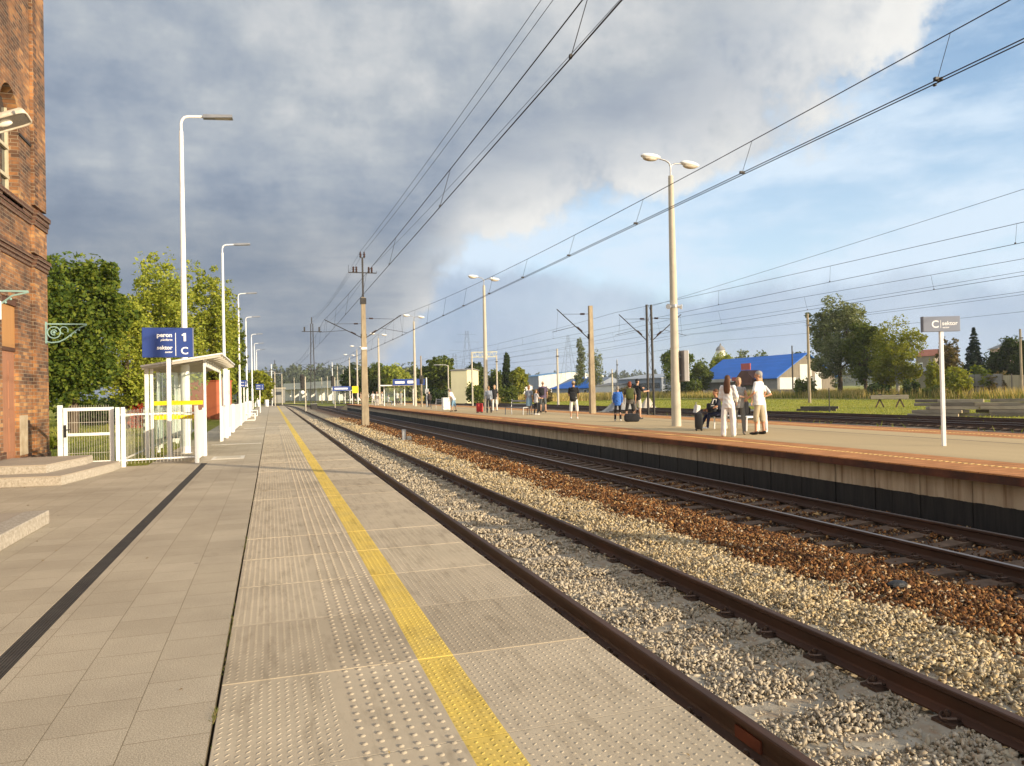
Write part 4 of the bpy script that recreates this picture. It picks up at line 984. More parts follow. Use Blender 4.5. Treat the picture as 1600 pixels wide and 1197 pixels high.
catenary('heavy double overhead wires over the dark track beside the far platform', [(-20,51.7),(51.7,118.5),(118.5,190),(190,280)], 8.5, 8.25, 5.34, 6.85, .90, 17, True)
catenary('overhead wires beyond the far platform, higher pair at the right edge', [(-18,42.3),(42.3,100),(100,165),(165,250)], T3+.1, T3, 5.38, 6.22, .25, 8)
catenary('lower pair of overhead wires at the right edge over the outermost track', [(-18,42.3),(42.3,100),(100,165),(165,250)], 25.5, 25.6, 5.2, 6.05, .3, 8)
cl = MB()
for y, x in ((7.35,8.25),(7.52,8.33)): cl.box((x-.012,y-.02,5.325),(x+.012,y+.02,5.36))
mb = MB()
for x in (-.13,.13): mb.tube(sag((6.1+x,-30,10.7),(6.1+x,51.7,11.25),.72), .008, 5).tube(sag((6.1+x,51.7,11.25),(6.1+x,118.5,13.3),.8), .008, 5)
for x in (.62,-.62): mb.tube(sag((5.75,-30,8.3),(6.1+x,51.7,10.2),.65), .006, 5) if x > 0 else None; mb.tube(sag((6.1+x,51.7,10.2),(6.1+x*1.8,118.5,12.0),.8), .008, 5)
solo('feeder_cable', mb, m_wire, 'thin feeder cables strung on top of the concrete mast between the tracks', 'cable')
solo('wire_clamp', cl, m_dark, 'two small dark clamps on the heavy double overhead wire, high at the right', 'clamp')
mb = MB()
for x, z in ((33,7.),(36,6.4),(39,6.6),(43,6.0)): mb.tube(sag((x,-10,z),(x+4,70,z+.5),.5), .009, 4).tube(sag((x+4,70,z+.5),(x+5,170,z+1),.7), .012, 4)
solo('yard_cable', mb, m_wire, 'faint thin cables low in the sky over the mown grass', 'cable')
mb = MB().tube(sag((24,2,8.6),(22.9,42.3,6.6),.1), .008, 4); solo('guy_cable', mb, m_wire, 'single thin wire rising to the right edge above the far overhead lines', 'cable')

# trackside bits
cm_ = thing('cable_marker', (5.72,33.9,-.74), 'short grey marker post standing in ballast between the tracks', 'marker post')
part('post', MB().bbox((-.09,-.06,0),(.09,.06,.50),.02), m_steel, cm_); part('cap', MB().bbox((-.10,-.07,.501),(.10,.07,.54),.015), m_steel, cm_); part('base_stone', MB().bbox((.12,-.12,0),(.34,.1,.22),.04), m_concl, cm_)
bxl = thing('relay_box', (6.2,118.,-.75), 'small dark box on the ballast beyond the concrete mast', 'relay box'); part('body', MB().bbox((-.45,-.3,0),(.45,.3,.85),.03), m_dark, bxl); part('lid', MB().box((-.5,-.35,.851),(.5,.35,.92)), m_steel, bxl)
m_lit = bpy.data.materials.new('red_signal_light'); m_lit.use_nodes = True; e = base_of(m_lit); e.inputs['Base Color'].default_value = (.6,.01,.01,1); e.inputs['Emission Color'].default_value = (1,.03,.02,1); e.inputs['Emission Strength'].default_value = 1.2
def signal(label, px, py, d, h, lit):
    c = atd(px, py, d); s = thing('railway_signal', (c.x, c.y, -.75), label, 'signal', 'light signals by the tracks')
    part('post', MB().cyl((.0,0,0),(0,0,h-.2),.08,n=8), m_concl, s)
    hd = part('signal_head', MB().bbox((-.62,-.12,h-1.8),(-.10,.12,h+.1),.06), m_dark, s)
    for k in range(4): part('hood', MB().lathe([(.10,0),(.11,.22)], (-.36,-.12,h-.15-k*.42), 10, (0,-1,0)), m_dark if k != 1 else m_dark, hd)
    part('lit_lens', MB().lathe([(.09,0),(.05,.03)], (-.36,-.13,h-.57), 10, (0,-1,0)), m_lit, hd)
    part('shunt_plate', MB().ell((-.35,-.05,h-2.2),(.25,.1,.25),10,6), m_white, s); return s
signal('dark red signal head on a white post left of the concrete mast', 477, 600, 95., 4.8, True)
signal('dark signal head on a pale post before the station shelters of the far platform', 523, 600, 128., 5.4, False)

# ------------------------------------------------------------------ double lamps of the far platform
def lamp_right():
    t_ = thing('double_lamp', (0,0,0), '', 'street lamp', 'double headed lamps along the far platform')
    part('pole', MB().lathe([(.175,0),(.165,1.5),(.135,4.5),(.11,7.5),(.09,9.1),(.06,9.13)], n=16), m_concl, t_, True)
    part('arm', MB().tube([(0,0,9.0),(0,0,9.45),(-.05,0,9.58),(-.2,0,9.66),(-.5,0,9.72)], .028, 8).tube([(0,0,9.3),(0,0,9.40),(.05,0,9.52),(.2,0,9.58),(.5,0,9.60)], .028, 8), m_steel, t_, True)
    for s_, z, tl_ in ((-1,9.76,.05),(1,9.60,-.12)):
        hd = part('lamp_head', MB().ell((s_*.80,0,z),(.40,.17,.105),16,10,Matrix.Rotation(-s_*tl_,3,'Y')), m_white, t_, True)
        part('lamp_bowl', MB().ell((s_*.82,0,z-.07),(.30,.13,.10),14,8), m_fl, hd, True)
    return t_
DL = lamp_right()
for k, (px, py, ht_, s_) in enumerate(((1057,666,404,'tallest double headed lamp in view on the far platform, carrying loudspeakers'), (760,637,210,'second double headed lamp of the far platform beside red suitcase'),
     (649,632,142,'third double headed lamp of the far platform beside the shelter with blue name board'), (593,632,110,'fourth double headed lamp of the far platform, just right of concrete mast'),
     (559,631,88,'double headed lamp just left of concrete mast on the far platform'), (547,630,73,'farthest double headed lamp of the far platform'))):
    if k == 0: p_ = G(px,py,P2Z)
    else:
        d = 9.75*F_PX/ht_; c = atd(px,py,d); p_ = Vector((c.x,c.y,P2Z))
    if k == 0: DL.location = p_; DL['label'] = s_
    else: dup(DL, p_, s_)
R1 = G(1057,666,P2Z)
dup(DL, (13.95,-1.35,P2Z), 'double headed lamp nearest the viewer, whose shadow crosses the near platform')
sp = thing('loudspeaker', R1+Vector((0,0,4.35)), 'pair of pale horn loudspeakers strapped to the nearest double headed lamp', 'loudspeaker')
part('clamp', MB().lathe([(.155,-.06),(.16,0),(.155,.06)], n=14), m_steel, sp)
for a, s_ in ((-1,1),(1,-1)):
    part('horn', MB().lathe([(.04,0),(.05,.05),(.095,.15),(.10,.16)], (a*.15,-.02,0), 12, (a*.75,-.5,-.1)), m_white, sp, True); part('driver', MB().cyl((a*.12,0,0),(a*.18,-.03,0),.05,n=10), m_white, sp)
ib = thing('info_cabinet', R1+Vector((.27,-.05,1.62)), 'upright grey brown display cabinet fixed to the side of nearest double lamp', 'cabinet')
part('body', MB().bbox((-.08,-.26,0),(.10,.20,1.12),.02), M('cabinet_brown', (.24,.225,.215), (.20,.185,.175), 2., .5), ib); part('frame', MB().box((.101,-.26,0),(.115,.20,1.12)), m_white, ib); part('bracket', MB().box((-.2,-.05,.2),(-.081,.05,.26)), m_steel, ib); part('bracket', MB().box((-.2,-.05,.86),(-.081,.05,.92)), m_steel, ib)

# sector sign of the far platform
cs = G(1475,697,P2Z); dcs = depth(cs); k = dcs/F_PX
s = thing('sector_sign', cs, 'grey sign with white C sektor on a slim white post, nearest on the far platform', 'sign', rz=R(-22))
part('post', MB().bbox((-.036,-.036,0),(.036,.036,2.51),.008), m_white, s)
part('panel', MB().bbox((-.385,-.055,2.505),(.385,.055,2.835),.008), m_greysign, s)
part('side_cover', MB().box((-.400,-.06,2.50),(-.386,.06,2.84)), M('sign_side', (.16,.17,.20), None, 1., .5), s)
part('lettering', merge(text_mb('C', .225, (-.145,-.0575,2.59), align='CENTER', bold=.004), text_mb('sektor', .125, (.0,-.0575,2.64), bold=.002), text_mb('sector', .055, (.01,-.0575,2.575), bold=.001), MB().box((-.032,-.0585,2.58),(-.022,-.056,2.75))), m_text, s)

# ------------------------------------------------------------------ people
_mats = {}
def cmat(rgb, kind='cloth'):
    k = (tuple(rgb), kind)
    if k not in _mats:
        if kind == 'skin': _mats[k] = M('skin', rgb, tuple(v*.9 for v in rgb), 14., .55)
        elif kind == 'hair': _mats[k] = M('hair', rgb, tuple(v*.6 for v in rgb), 30., .6, stretch=(1,1,.2))
        else: _mats[k] = M('cloth', rgb, tuple(v*.86 for v in rgb), 6., .9, bump=.5, bscale=14)
    return _mats[k]
def remesh(mb, vox, smooth=4):
    me = mb.mesh('tmp'); o = bpy.data.objects.new('tmp', me); COL.objects.link(o)
    r = o.modifiers.new('r', 'REMESH'); r.mode = 'VOXEL'; r.voxel_size = vox; r.use_smooth_shade = True
    s_ = o.modifiers.new('s', 'SMOOTH'); s_.iterations = smooth; s_.factor = .5
    bpy.context.view_layer.update()
    out = bpy.data.meshes.new_from_object(o.evaluated_get(bpy.context.evaluated_depsgraph_get()))
    bpy.data.objects.remove(o); bpy.data.meshes.remove(me); return out
def capsule(mb, p, q, r0, r1):
    p = Vector(p); q = Vector(q); d = (q-p); ln = d.length; d.normalize()
    pts, rs = [], []
    for a in (-85,-50,-20): pts.append(p + d*r0*math.sin(R(a))); rs.append(r0*math.cos(R(a)))
    for a in (20,50,85): pts.append(q + d*r1*math.sin(R(a))); rs.append(r1*math.cos(R(a)))
    return mb.tube(pts, rs, 10)
def loft(mb, rings, T=None):
    """rings: (x, y, z, rx, ry)"""
    n = 14; vs = []
    for x, y, z, rx, ry in rings:
        for k in range(n):
            t_ = 2*math.pi*k/n; v = Vector((x+rx*math.cos(t_), y+ry*math.sin(t_), z)); vs.append(T @ v if T else v)
    m_ = len(rings); fs = [(i*n+k, i*n+(k+1)%n, (i+1)*n+(k+1)%n, (i+1)*n+k) for i in range(m_-1) for k in range(n)]
    return mb.add(vs, fs + [tuple(range(n))[::-1], tuple(range((m_-1)*n, m_*n))])
SKIN = (.52,.30,.19)
def person(loc, rz, h, label, hair, top, bottom, shoes=(.7,.7,.7), sleeve='short', legs='trousers', hairstyle='short', lean=0., arms=None, legp=None,
           fem=False, sit=False, vox=.016, width=1., cap=None, group='people waiting on the platforms', untuck=.0, headyaw=0., wide=False, face=False, skin=SKIN, socks=None):
    """builds one standing or seated figure facing +Y in its own frame; arms: {side: (upper dir, fore dir)}"""
    o = thing('person', loc, label, 'person', group, rz); k = h/1.75; o.scale = (k,k,k)
    seat = .47 if sit else 0
    hipz = .93 if not sit else .56
    Tl = Matrix.Translation((0,0,hipz)) @ Matrix.Rotation(-lean, 4, 'X') @ Matrix.Translation((0,0,-.93))
    up_ = lambda v: Tl @ Vector(v)
    W = width*(.93 if fem else 1.)
    # joints
    if legp is None and not sit:
        q_ = random.uniform(3,9)*random.choice((-1,1)); legp = {'L':(max(q_,-3),abs(q_)*.6,random.uniform(3,8)),'R':(-q_ if q_ > 0 else -q_*.4,abs(q_)*.5 if q_ < 0 else 2,random.uniform(3,8))}
    legp = legp or {}
    jit = lambda v: tuple(a_+random.uniform(-.12,.12) for a_ in v)
    J = {}
    for s_, nm in ((-1,'L'),(1,'R')):
        hf, kf, ab = legp.get(nm, (0,0,4)) if not sit else legp.get(nm, (85,85,5))
        hip = Vector((s_*.085, 0, hipz-.03)); th_ = Vector((s_*math.sin(R(ab)), math.sin(R(hf)), -math.cos(R(hf)))).normalized()
        kn = hip + th_*.43; a2 = R(hf-kf); sh = Vector((s_*math.sin(R(ab))*.3, math.sin(a2), -math.cos(a2))).normalized(); an = kn + sh*.41
        J[nm] = (hip, kn, an)
    if not sit and min(J['L'][2].z, J['R'][2].z) != .085:
        dz = .085 - min(J['L'][2].z, J['R'][2].z); 
        J = {a: tuple(v+Vector((0,0,dz)) for v in b) for a, b in J.items()}; Tl = Matrix.Translation((0,0,dz)) @ Tl
    arms = arms or {}
    A = {}
    for s_, nm in ((-1,'L'),(1,'R')):
        ud, fd = arms.get(nm) or (jit((s_*.2,.02,-1)),jit((s_*.02,.28,-1)))
        sh = up_((s_*.175*W,-.005,1.405)); el_ = sh + Vector(ud).normalized()*.28; wr = el_ + Vector(fd).normalized()*.25; A[nm] = (sh, el_, wr, Vector(fd).normalized())
    # body
    mb = MB(); bw = W
    loft(mb, [(0,0,.86,.145*bw,.10),(0,0,.93,.165*bw,.115),(0,.005,1.03,.145*bw if not fem else .13*bw,.10),(0,.01,1.15,.145*bw,.105),(0,.01,1.28,.165*bw,.115),(0,0,1.38,.16*bw,.10),(0,-.01,1.44,.10*bw,.07),(0,-.01,1.47,.06,.058)], Tl)
    capsule(mb, up_((0,-.012,1.42)), up_((0,.012,1.56)), .055, .052)
    hy = Matrix.Translation((0,.015,1.63)) @ Matrix.Rotation(headyaw,4,'Z') @ Matrix.Translation((0,-.015,-1.63)); hd = lambda v: up_(hy @ Vector(v))
    Rh = (Tl @ hy).to_3x3()
    mb.ell(hd((0,.0,1.655)), (.076,.095,.097), 14, 10, Rh); mb.ell(hd((0,.028,1.585)), (.055,.068,.062), 12, 8, Rh)
    mb.ell(hd((0,.100,1.615)), (.013,.022,.022), 8, 6, Rh)
    for s_ in (-1,1): mb.ell(hd((s_*.076,-.005,1.62)), (.012,.022,.032), 8, 6, Rh)
    for nm in 'LR':
        hip, kn, an = J[nm]; capsule(mb, hip, kn, .082, .055); capsule(mb, kn, an, .055, .037); capsule(mb, an, an+Vector((0,.12,-.045)), .035, .03)
        mb.ell(kn.lerp(an,.3)-Vector((0,.012,0)), (.05,.055,.10), 10, 8)
        sh, el_, wr, fd = A[nm]; capsule(mb, sh, el_, .05, .039); capsule(mb, el_, wr, .041, .028)
        pc = wr + fd*.045; mb.ell(pc, (.018,.036,.05), 10, 8, Vector((0,0,1)).rotation_difference(fd).to_matrix())
    me = remesh(mb, vox)
    fm = MB()
    for s_, nm in ((-1,'L'),(1,'R')):
        sh, el_, wr, fd = A[nm]; q_ = Vector((0,0,1)).rotation_difference(fd).to_matrix(); side = q_ @ Vector((0,1,0)); inn = q_ @ Vector((-s_,0,0))
        for j, (off, ln) in enumerate(((-.027,.058),(-.009,.07),(.009,.075),(.027,.066))):
            b = wr + fd*.075 + side*off; m1 = b + fd*ln*.5 + inn*.006; m2 = b + fd*ln*.85 + inn*.028
            fm.tube([b-fd*.02, b, m1, m2], [.0085,.009,.008,.006], 6)
        b = wr + fd*.03 + side*.03; fm.tube([b, b+side*.022+fd*.02+inn*.008, b+side*.026+fd*.05+inn*.016], [.011,.010,.007], 6)
    bmx = bmesh.new(); bmx.from_mesh(me); me2 = fm.mesh('f'); bmx.from_mesh(me2); bmx.to_mesh(me); bmx.free(); bpy.data.meshes.remove(me2)
    link('body', me, cmat(skin,'skin'), o, True)
    # top
    mb = MB(); hz = .80-untuck
    loft(mb, [(0,0,hz,.170*bw,.128),(0,0,.93,.180*bw,.132),(0,.005,1.03,.165*bw,.122),(0,.012,1.15,.166*bw,.124),(0,.012,1.28,.18*bw,.131),(0,0,1.385,.172*bw,.112),(0,-.01,1.445,.115*bw,.082),(0,-.01,1.472,.068,.066)], Tl)
    for nm in 'LR':
        sh, el_, wr, fd = A[nm]
        if sleeve == 'short': capsule(mb, sh, sh.lerp(el_,.72), .062, .060)
        elif sleeve == 'long': capsule(mb, sh, el_, .066, .056); capsule(mb, el_, el_.lerp(wr,.92), .056, .042)
        elif sleeve == 'puff': capsule(mb, sh, el_, .075, .085); capsule(mb, el_, el_.lerp(wr,.8), .085, .045)
        else: capsule(mb, sh, sh.lerp(el_,.12), .057, .055)
    me = remesh(mb, vox)
    co_ = np.empty(len(me.vertices)*3, np.float32); me.vertices.foreach_get('co', co_); co_ = co_.reshape(-1,3); no_ = np.array([v.normal[:] for v in me.vertices])
    ph = random.uniform(0,6); wv = np.sin(co_[:,2]*46+co_[:,0]*30*np.sin(ph)+ph)*np.sin(co_[:,0]*24+co_[:,1]*19+ph*2)*.0055
    me.vertices.foreach_set('co', (co_+no_*wv[:,None]).astype(np.float32).ravel()); link('shirt', me, cmat(top), o, True)
    # bottom
    mb = MB(); Tp = Matrix.Translation((0,0,J['L'][0].z-.90)) if not sit else Matrix.Translation((0,0,hipz-.93))
    loft(mb, [(0,0,.84,.155*bw,.118),(0,0,.93,.172*bw,.124),(0,0,1.0,.160*bw,.116),(0,0,1.03,.150*bw,.110)], Tp)
    for nm in 'LR':
        hip, kn, an = J[nm]
        if legs == 'trousers':
            g_ = .03 if wide else 0.
            capsule(mb, hip, kn, .094+g_*.5, .068+g_); capsule(mb, kn, an+Vector((0,0,-.02)), .068+g_, .052+g_)
        elif legs == 'shorts': capsule(mb, hip, hip.lerp(kn,.92), .096, .083)
        elif legs == 'long_shorts': capsule(mb, hip, kn, .098, .085); capsule(mb, kn, kn.lerp(an,.2), .085, .08)
        elif legs == 'short_shorts': capsule(mb, hip, hip.lerp(kn,.62), .096, .09)
    if legs == 'dress': loft(mb, [(0,0,.50,.19,.16),(0,0,.7,.19,.155),(0,0,.93,.178,.13),(0,0,1.0,.165,.12)], Tp)
    me = remesh(mb, vox); co_ = np.empty(len(me.vertices)*3, np.float32); me.vertices.foreach_get('co', co_); co_ = co_.reshape(-1,3); no_ = np.array([v.normal[:] for v in me.vertices])
    wv = np.sin(co_[:,0]*44+co_[:,1]*38+co_[:,2]*4+ph)*.0035+np.sin(co_[:,2]*21+co_[:,1]*18+ph*3)*np.sin(co_[:,0]*17+ph)*.003; me.vertices.foreach_set('co', (co_+no_*wv[:,None]).astype(np.float32).ravel())
    link('trousers' if legs == 'trousers' else 'dress' if legs == 'dress' else 'shorts', me, cmat(bottom), o, True)
    for nm in 'LR':
        hip, kn, an = J[nm]; mb = MB(); fwd = Vector((0,1,0))
        mb.ell(an+Vector((0,.065,-.048)), (.046,.135,.040), 12, 8); mb.ell(an+Vector((0,-.01,-.025)), (.043,.06,.055), 10, 8)
        link('shoe', remesh(mb, .014, 2), cmat(shoes), o, True)
        if socks: link('sock', MB().cyl(an+Vector((0,0,-.02)), an.lerp(kn,.22), .043, .047, n=10).mesh('sock'), cmat(socks), o, True)
    # hair
    if cap is None:
        mb = MB(); mb.ell(hd((0,-.016,1.682)), (.086,.100,.088), 14, 10, Rh); mb.ell(hd((0,-.045,1.63)), (.078,.070,.085), 12, 8, Rh)
        if hairstyle == 'long':
            T2_ = Tl @ hy
            loft(mb, [(0,-.05,1.68,.07,.05),(0,-.075,1.58,.092,.055),(0,-.10,1.45,.105,.05),(0,-.115,1.32,.10,.042),(0,-.12,1.22,.07,.03)], T2_)
        if hairstyle == 'bob': mb.ell(hd((0,-.04,1.58)), (.090,.075,.085), 12, 8, Rh)
        if hairstyle != 'bald': link('hair', remesh(mb, min(vox,.014)), cmat(hair,'hair'), o, True)
        else:
            mb = MB(); mb.ell(hd((0,-.035,1.62)), (.080,.075,.05), 12, 8, Rh); link('hair', remesh(mb, min(vox,.014)), cmat(hair,'hair'), o, True)
    else:
        mb = MB(); mb.ell(hd((0,-.03,1.62)), (.080,.075,.06), 12, 8, Rh); link('hair', remesh(mb, .014), cmat(hair,'hair'), o, True)
        mb = MB(); mb.ell(hd((0,-.004,1.69)), (.086,.104,.075), 14, 10, Rh); mb.ell(hd((0,.115,1.675)), (.065,.075,.012), 12, 6, Rh)
        link('cap', remesh(mb, .012), cmat(cap), o, True)
    if face:
        mb = MB()
        for s_ in (-1,1): mb.ell(hd((s_*.030,.088,1.64)), (.011,.008,.007), 8, 6, Rh)
        part('eyes', mb, m_black, o); part('mouth', MB().ell(hd((0,.092,1.568)), (.022,.008,.006), 8, 6, Rh), cmat((.35,.10,.08)), o)
    return o
def facing(dx, dy): return math.atan2(-dx, dy)          # figure looks along +Y at rz = 0
def stand(px, py, top, lo=1.45, hi=1.95, z=P2Z):
    p_ = G(px, py, z); return p_, min(hi, max(lo, (py-top)*depth(p_)/F_PX))
AWAY = facing(.45,.9)      # away from the camera for people on the far platform
CAMW = facing(-.6,-.8)

def backpack(loc, rz, mat, label, s_=1., name='backpack'):
    b = thing(name, loc, label, 'backpack', None, rz); b.scale = (s_,)*3
    part('bag', MB().bbox((-.15,-.24,0),(.15,-.10,.44),.055), mat, b, True); part('pocket', MB().bbox((-.11,-.28,.05),(.11,-.235,.24),.03), mat, b, True)
    part('strap', MB().tube([(-.09,-.10,.40),(-.10,.02,.46),(-.10,.11,.36),(-.12,.08,.12),(-.12,-.10,.06)],.017,6).tube([(.09,-.10,.40),(.10,.02,.46),(.10,.11,.36),(.12,.08,.12),(.12,-.10,.06)],.017,6), mat, b)
    return b
def on_back(p_, h): return Vector((p_.x, p_.y, p_.z + .985*h/1.75))
m_bpblack = M('black_fabric', (.022,.022,.025), (.014,.014,.016), 6., .85, bump=.3)
m_olive = M('olive_fabric', (.085,.10,.03), (.06,.07,.022), 6., .9, bump=.3)
m_bag = M('light_bag', (.55,.52,.48), (.48,.45,.41), 5., .7)

# the nearest group
p_, h = stand(1139,682,588); person(p_, facing(.75,.66), h, 'woman with long brown hair in white blouse and wide white trousers', (.11,.045,.018), (.78,.76,.72), (.76,.73,.68), (.75,.73,.7), 'puff', 'trousers', 'long', fem=True, wide=True, vox=.013, arms={'L':((-.2,.12,-1),(.15,.55,-.6)),'R':((.22,.15,-1),(-.1,.55,-.5))})
p_, h = stand(1156,679,591); person(p_, facing(-.42,-.9), h, 'older blond woman in grey top and grey trousers, arms folded, facing the camera', (.42,.27,.12), (.33,.32,.30), (.17,.165,.15), (.30,.26,.20), 'none', 'trousers', 'bob', fem=True, vox=.013, face=True, arms={'L':((-.25,.1,-1),(.9,.5,.12)),'R':((.25,.1,-1),(-.9,.55,.05))})
p_, h = stand(1187,679,581); m4p = p_
person(p_, facing(-.55,.80), h, 'grey haired man in white T-shirt and khaki shorts, hand at his hip, seen from behind', (.36,.34,.31), (.78,.76,.73), (.44,.36,.24), (.025,.022,.02), 'short', 'long_shorts', 'short', vox=.013, width=1.3, untuck=.0, headyaw=R(25), face=True,
    arms={'L':((-.35,.1,-1),(.1,.75,-.55)),'R':((.45,-.25,-1),(-.1,.35,-.75))}, legp={'L':(6,6,7),'R':(-4,2,7)}, skin=(.50,.25,.14))
p_ = m4p + Vector((.50,.62,0)); person(p_, facing(-.7,-.6), 1.66, 'blond person in pale clothes half hidden behind the man in khaki shorts', (.45,.30,.14), (.75,.73,.70), (.70,.69,.68), (.7,.68,.64), 'short', 'trousers', 'bob', fem=True, vox=.015, arms={'L':((-.6,.1,-.8),(.75,.4,-.3)),'R':((.2,.1,-1),(.0,.5,-.6))}, skin=(.55,.30,.17))
# bench of the group with seated traveller and luggage
def bench2(label, loc, rz, n=3, mat=m_white):
    b = thing('platform_bench', loc, label, 'bench', 'benches of the far platform', rz)
    ln = n*.55
    part('seat', MB().box((-ln/2,-.22,.43),(ln/2,.22,.455)).box((-ln/2,-.225,.40),(ln/2,-.19,.43)), mat, b)
    part('backrest', MB().box((-ln/2,-.27,.60),(ln/2,-.245,.66)).box((-ln/2,-.275,.76),(ln/2,-.25,.86)), mat, b)
    for x in (-ln/2, ln/2):
        part('leg', MB().tube([(x,-.29,.90),(x,-.255,.60),(x,-.235,.43),(x,-.26,.0)],.026,6).tube([(x,.21,.43),(x,.23,.0)],.026,6).bar((x,-.235,.425),(x,.21,.425),.04,.04), mat, b)
    return b
B1 = Vector((13.55,17.9,P2Z)); brz = facing(-.90,-.30)
bench2('white metal bench with black backpack on it among the nearest travellers', (14.28,20.75,P2Z), facing(-1,-.05), 3)
sp_ = Vector((13.60,18.85,P2Z)); person((14.02,21.32,P2Z-.0), facing(-.99,.05), 1.68, 'seated traveller in navy trousers and white shoes on the white bench', (.12,.05,.02), (.02,.022,.035), (.018,.02,.045), (.78,.77,.75), 'short', 'trousers', 'short', sit=True, vox=.014, lean=R(8),
    legp={'L':(88,78,3),'R':(80,48,4)}, arms={'L':((-.1,.5,-1),(.2,.9,-.35)),'R':((.1,.5,-1),(-.2,.9,-.35))}, skin=(.45,.22,.12))
hb = thing('handbag', (13.72,21.25,.62), 'black shoulder bag with pale strap on the lap of the seated traveller', 'bag', None, R(20))
part('bag', MB().bbox((-.18,-.09,0),(.18,.09,.30),.05), m_bpblack, hb, True); part('strap', MB().tube([(-.1,-.1,.28),(-.05,-.12,.42),(.08,-.12,.42),(.14,-.1,.1)],.02,6), m_bag, hb)
part('zip', MB().box((-.15,-.095,.21),(.15,-.0905,.222)), m_bag, hb)
bp = thing('backpack', (14.25,20.28,P2Z+.46), 'black backpack standing on the white bench beside the older woman', 'backpack', None, R(70))
part('bag', MB().bbox((-.20,-.15,0),(.20,.15,.52),.11), m_bpblack, bp, True); part('pocket', MB().bbox((-.15,-.20,.04),(.15,-.14,.27),.04), m_bpblack, bp, True); part('handle', MB().tube([(-.05,.1,.50),(-.04,.1,.57),(.04,.1,.57),(.05,.1,.50)],.012,6), m_bpblack, bp)
def suitcase(label, loc, rz, mat, s_=1., handle=True):
    b = thing('suitcase', loc, label, 'suitcase', 'suitcases on the far platform', rz); b.scale = (s_,)*3
    mb = MB().bbox((-.21,-.13,.06),(.21,.13,.66),.045); part('shell', mb, mat, b, True)
    mb = MB()
    for k in range(5): mb.bbox((-.15+k*.068,-.138,.12),(-.125+k*.068,.138,.60),.006)
    part('ribs', mb, mat, b)
    for x in (-.16,.16): part('wheel', MB().cyl((x-.02,-.09,.035),(x+.02,-.09,.035),.035,n=10).cyl((x-.02,.09,.035),(x+.02,.09,.035),.035,n=10), m_black, b)
    if handle: part('pull_handle', MB().tube([(-.08,.08,.65),(-.08,.08,1.05),(.08,.08,1.05),(.08,.08,.65)],.012,6), m_steel, b)
    return b
c = G(1092,673,P2Z); suitcase('black suitcase with raised pull handle beside the legs of the seated traveller', c, R(60), m_black, .88)
pb = thing('paper_bag', c+Vector((-.03,.05,.505)), 'small pale bag lying on the black suitcase by the seated traveller', 'bag', None, R(30)); part('bag', MB().prism([(-.14,.08),(.12,.16),(.17,.27),(-.05,.30)], -.06, .06, 'y'), m_bag, pb); part('fold', MB().prism([(-.05,.301),(.17,.271),(.16,.30),(-.04,.33)], -.05, .05, 'y'), m_bag, pb)
pn = atd(1138,585,depth((12.2,16.5,1.4)))
# middle group
p_, h = stand(966,658,604); person(p_, AWAY, h, 'person in bright blue hooded jacket and black trousers seen from behind', (.30,.27,.23), (.05,.16,.52), (.015,.015,.017), (.62,.6,.56), 'long', 'trousers', 'short', vox=.017, untuck=.04, lean=R(3), arms={'L':((-.2,.1,-1),(.1,.4,-.8)),'R':((.2,.1,-1),(-.1,.4,-.8))})
p_, h = stand(985,659,597); person(p_, AWAY, h, 'red haired person in dark T-shirt and black shorts wearing an olive backpack', (.22,.05,.018), (.10,.09,.075), (.02,.02,.02), (.03,.03,.03), 'short', 'shorts', 'bob', vox=.017, legp={'L':(0,0,9),'R':(0,0,9)}, untuck=.03)
backpack(on_back(p_,h), AWAY, m_olive, 'olive green backpack on the back of the red haired person', h/1.75*1.1)
p_, h = stand(997,655,593); person(p_, facing(.85,.3), h, 'person in black T-shirt and black cap stretching one arm forward', (.05,.03,.02), (.02,.02,.022), (.55,.50,.42), (.05,.05,.05), 'short', 'shorts', 'short', vox=.017, cap=(.016,.016,.018), arms={'L':((-.1,1,-.15),(.0,1,-.05)),'R':((.2,.6,-.8),(0,.9,.1))})
c = G(984,659,P2Z)+Vector((.05,-.1,0)); sb = thing('travel_bag', c, 'black travel bag on the platform between the legs of the red haired person', 'bag', None, R(-20)); part('bag', MB().bbox((-.32,-.17,0),(.32,.17,.34),.1), m_bpblack, sb, True); part('handle', MB().tube([(-.14,0,.33),(-.1,0,.44),(.1,0,.44),(.14,0,.33)],.014,6), m_bpblack, sb)
p_, h = stand(897,655,596); person(p_, AWAY, h, 'person standing alone in black T-shirt, long white shorts and cap', (.12,.06,.03), (.018,.018,.02), (.72,.70,.66), (.60,.58,.54), 'short', 'long_shorts', 'short', vox=.018, cap=(.38,.30,.20), legp={'L':(4,4,6),'R':(-4,2,8)}, arms={'L':((-.2,.15,-1),(.15,.8,-.4)),'R':((.25,.15,-1),(-.1,.8,-.4))})
backpack(on_back(p_,h)+Vector((-.05,-.02,-.12)), AWAY, m_bpblack, 'small black backpack on the person in long white shorts', h/1.75*.9)
p_, h = stand(849,645,596); person(p_, facing(.2,.95), h, 'balding man in purple T-shirt and dark shorts with black bag on his back', (.25,.18,.12), (.10,.075,.12), (.10,.11,.11), (.04,.035,.03), 'short', 'shorts', 'bald', vox=.02, width=1.08, legp={'L':(10,14,4),'R':(-8,6,4)})
backpack(on_back(p_,h)+Vector((-.1,0,0)), facing(.2,.95), m_bpblack, 'black backpack on the man in purple T-shirt', h/1.75*.95)
p_, h = stand(827,648,603); person(p_, AWAY, h, 'person with reddish hair in blue denim dress before the bench', (.32,.16,.07), (.22,.24,.28), (.17,.27,.36), (.62,.58,.52), 'short', 'dress', 'bob', vox=.02, fem=True)
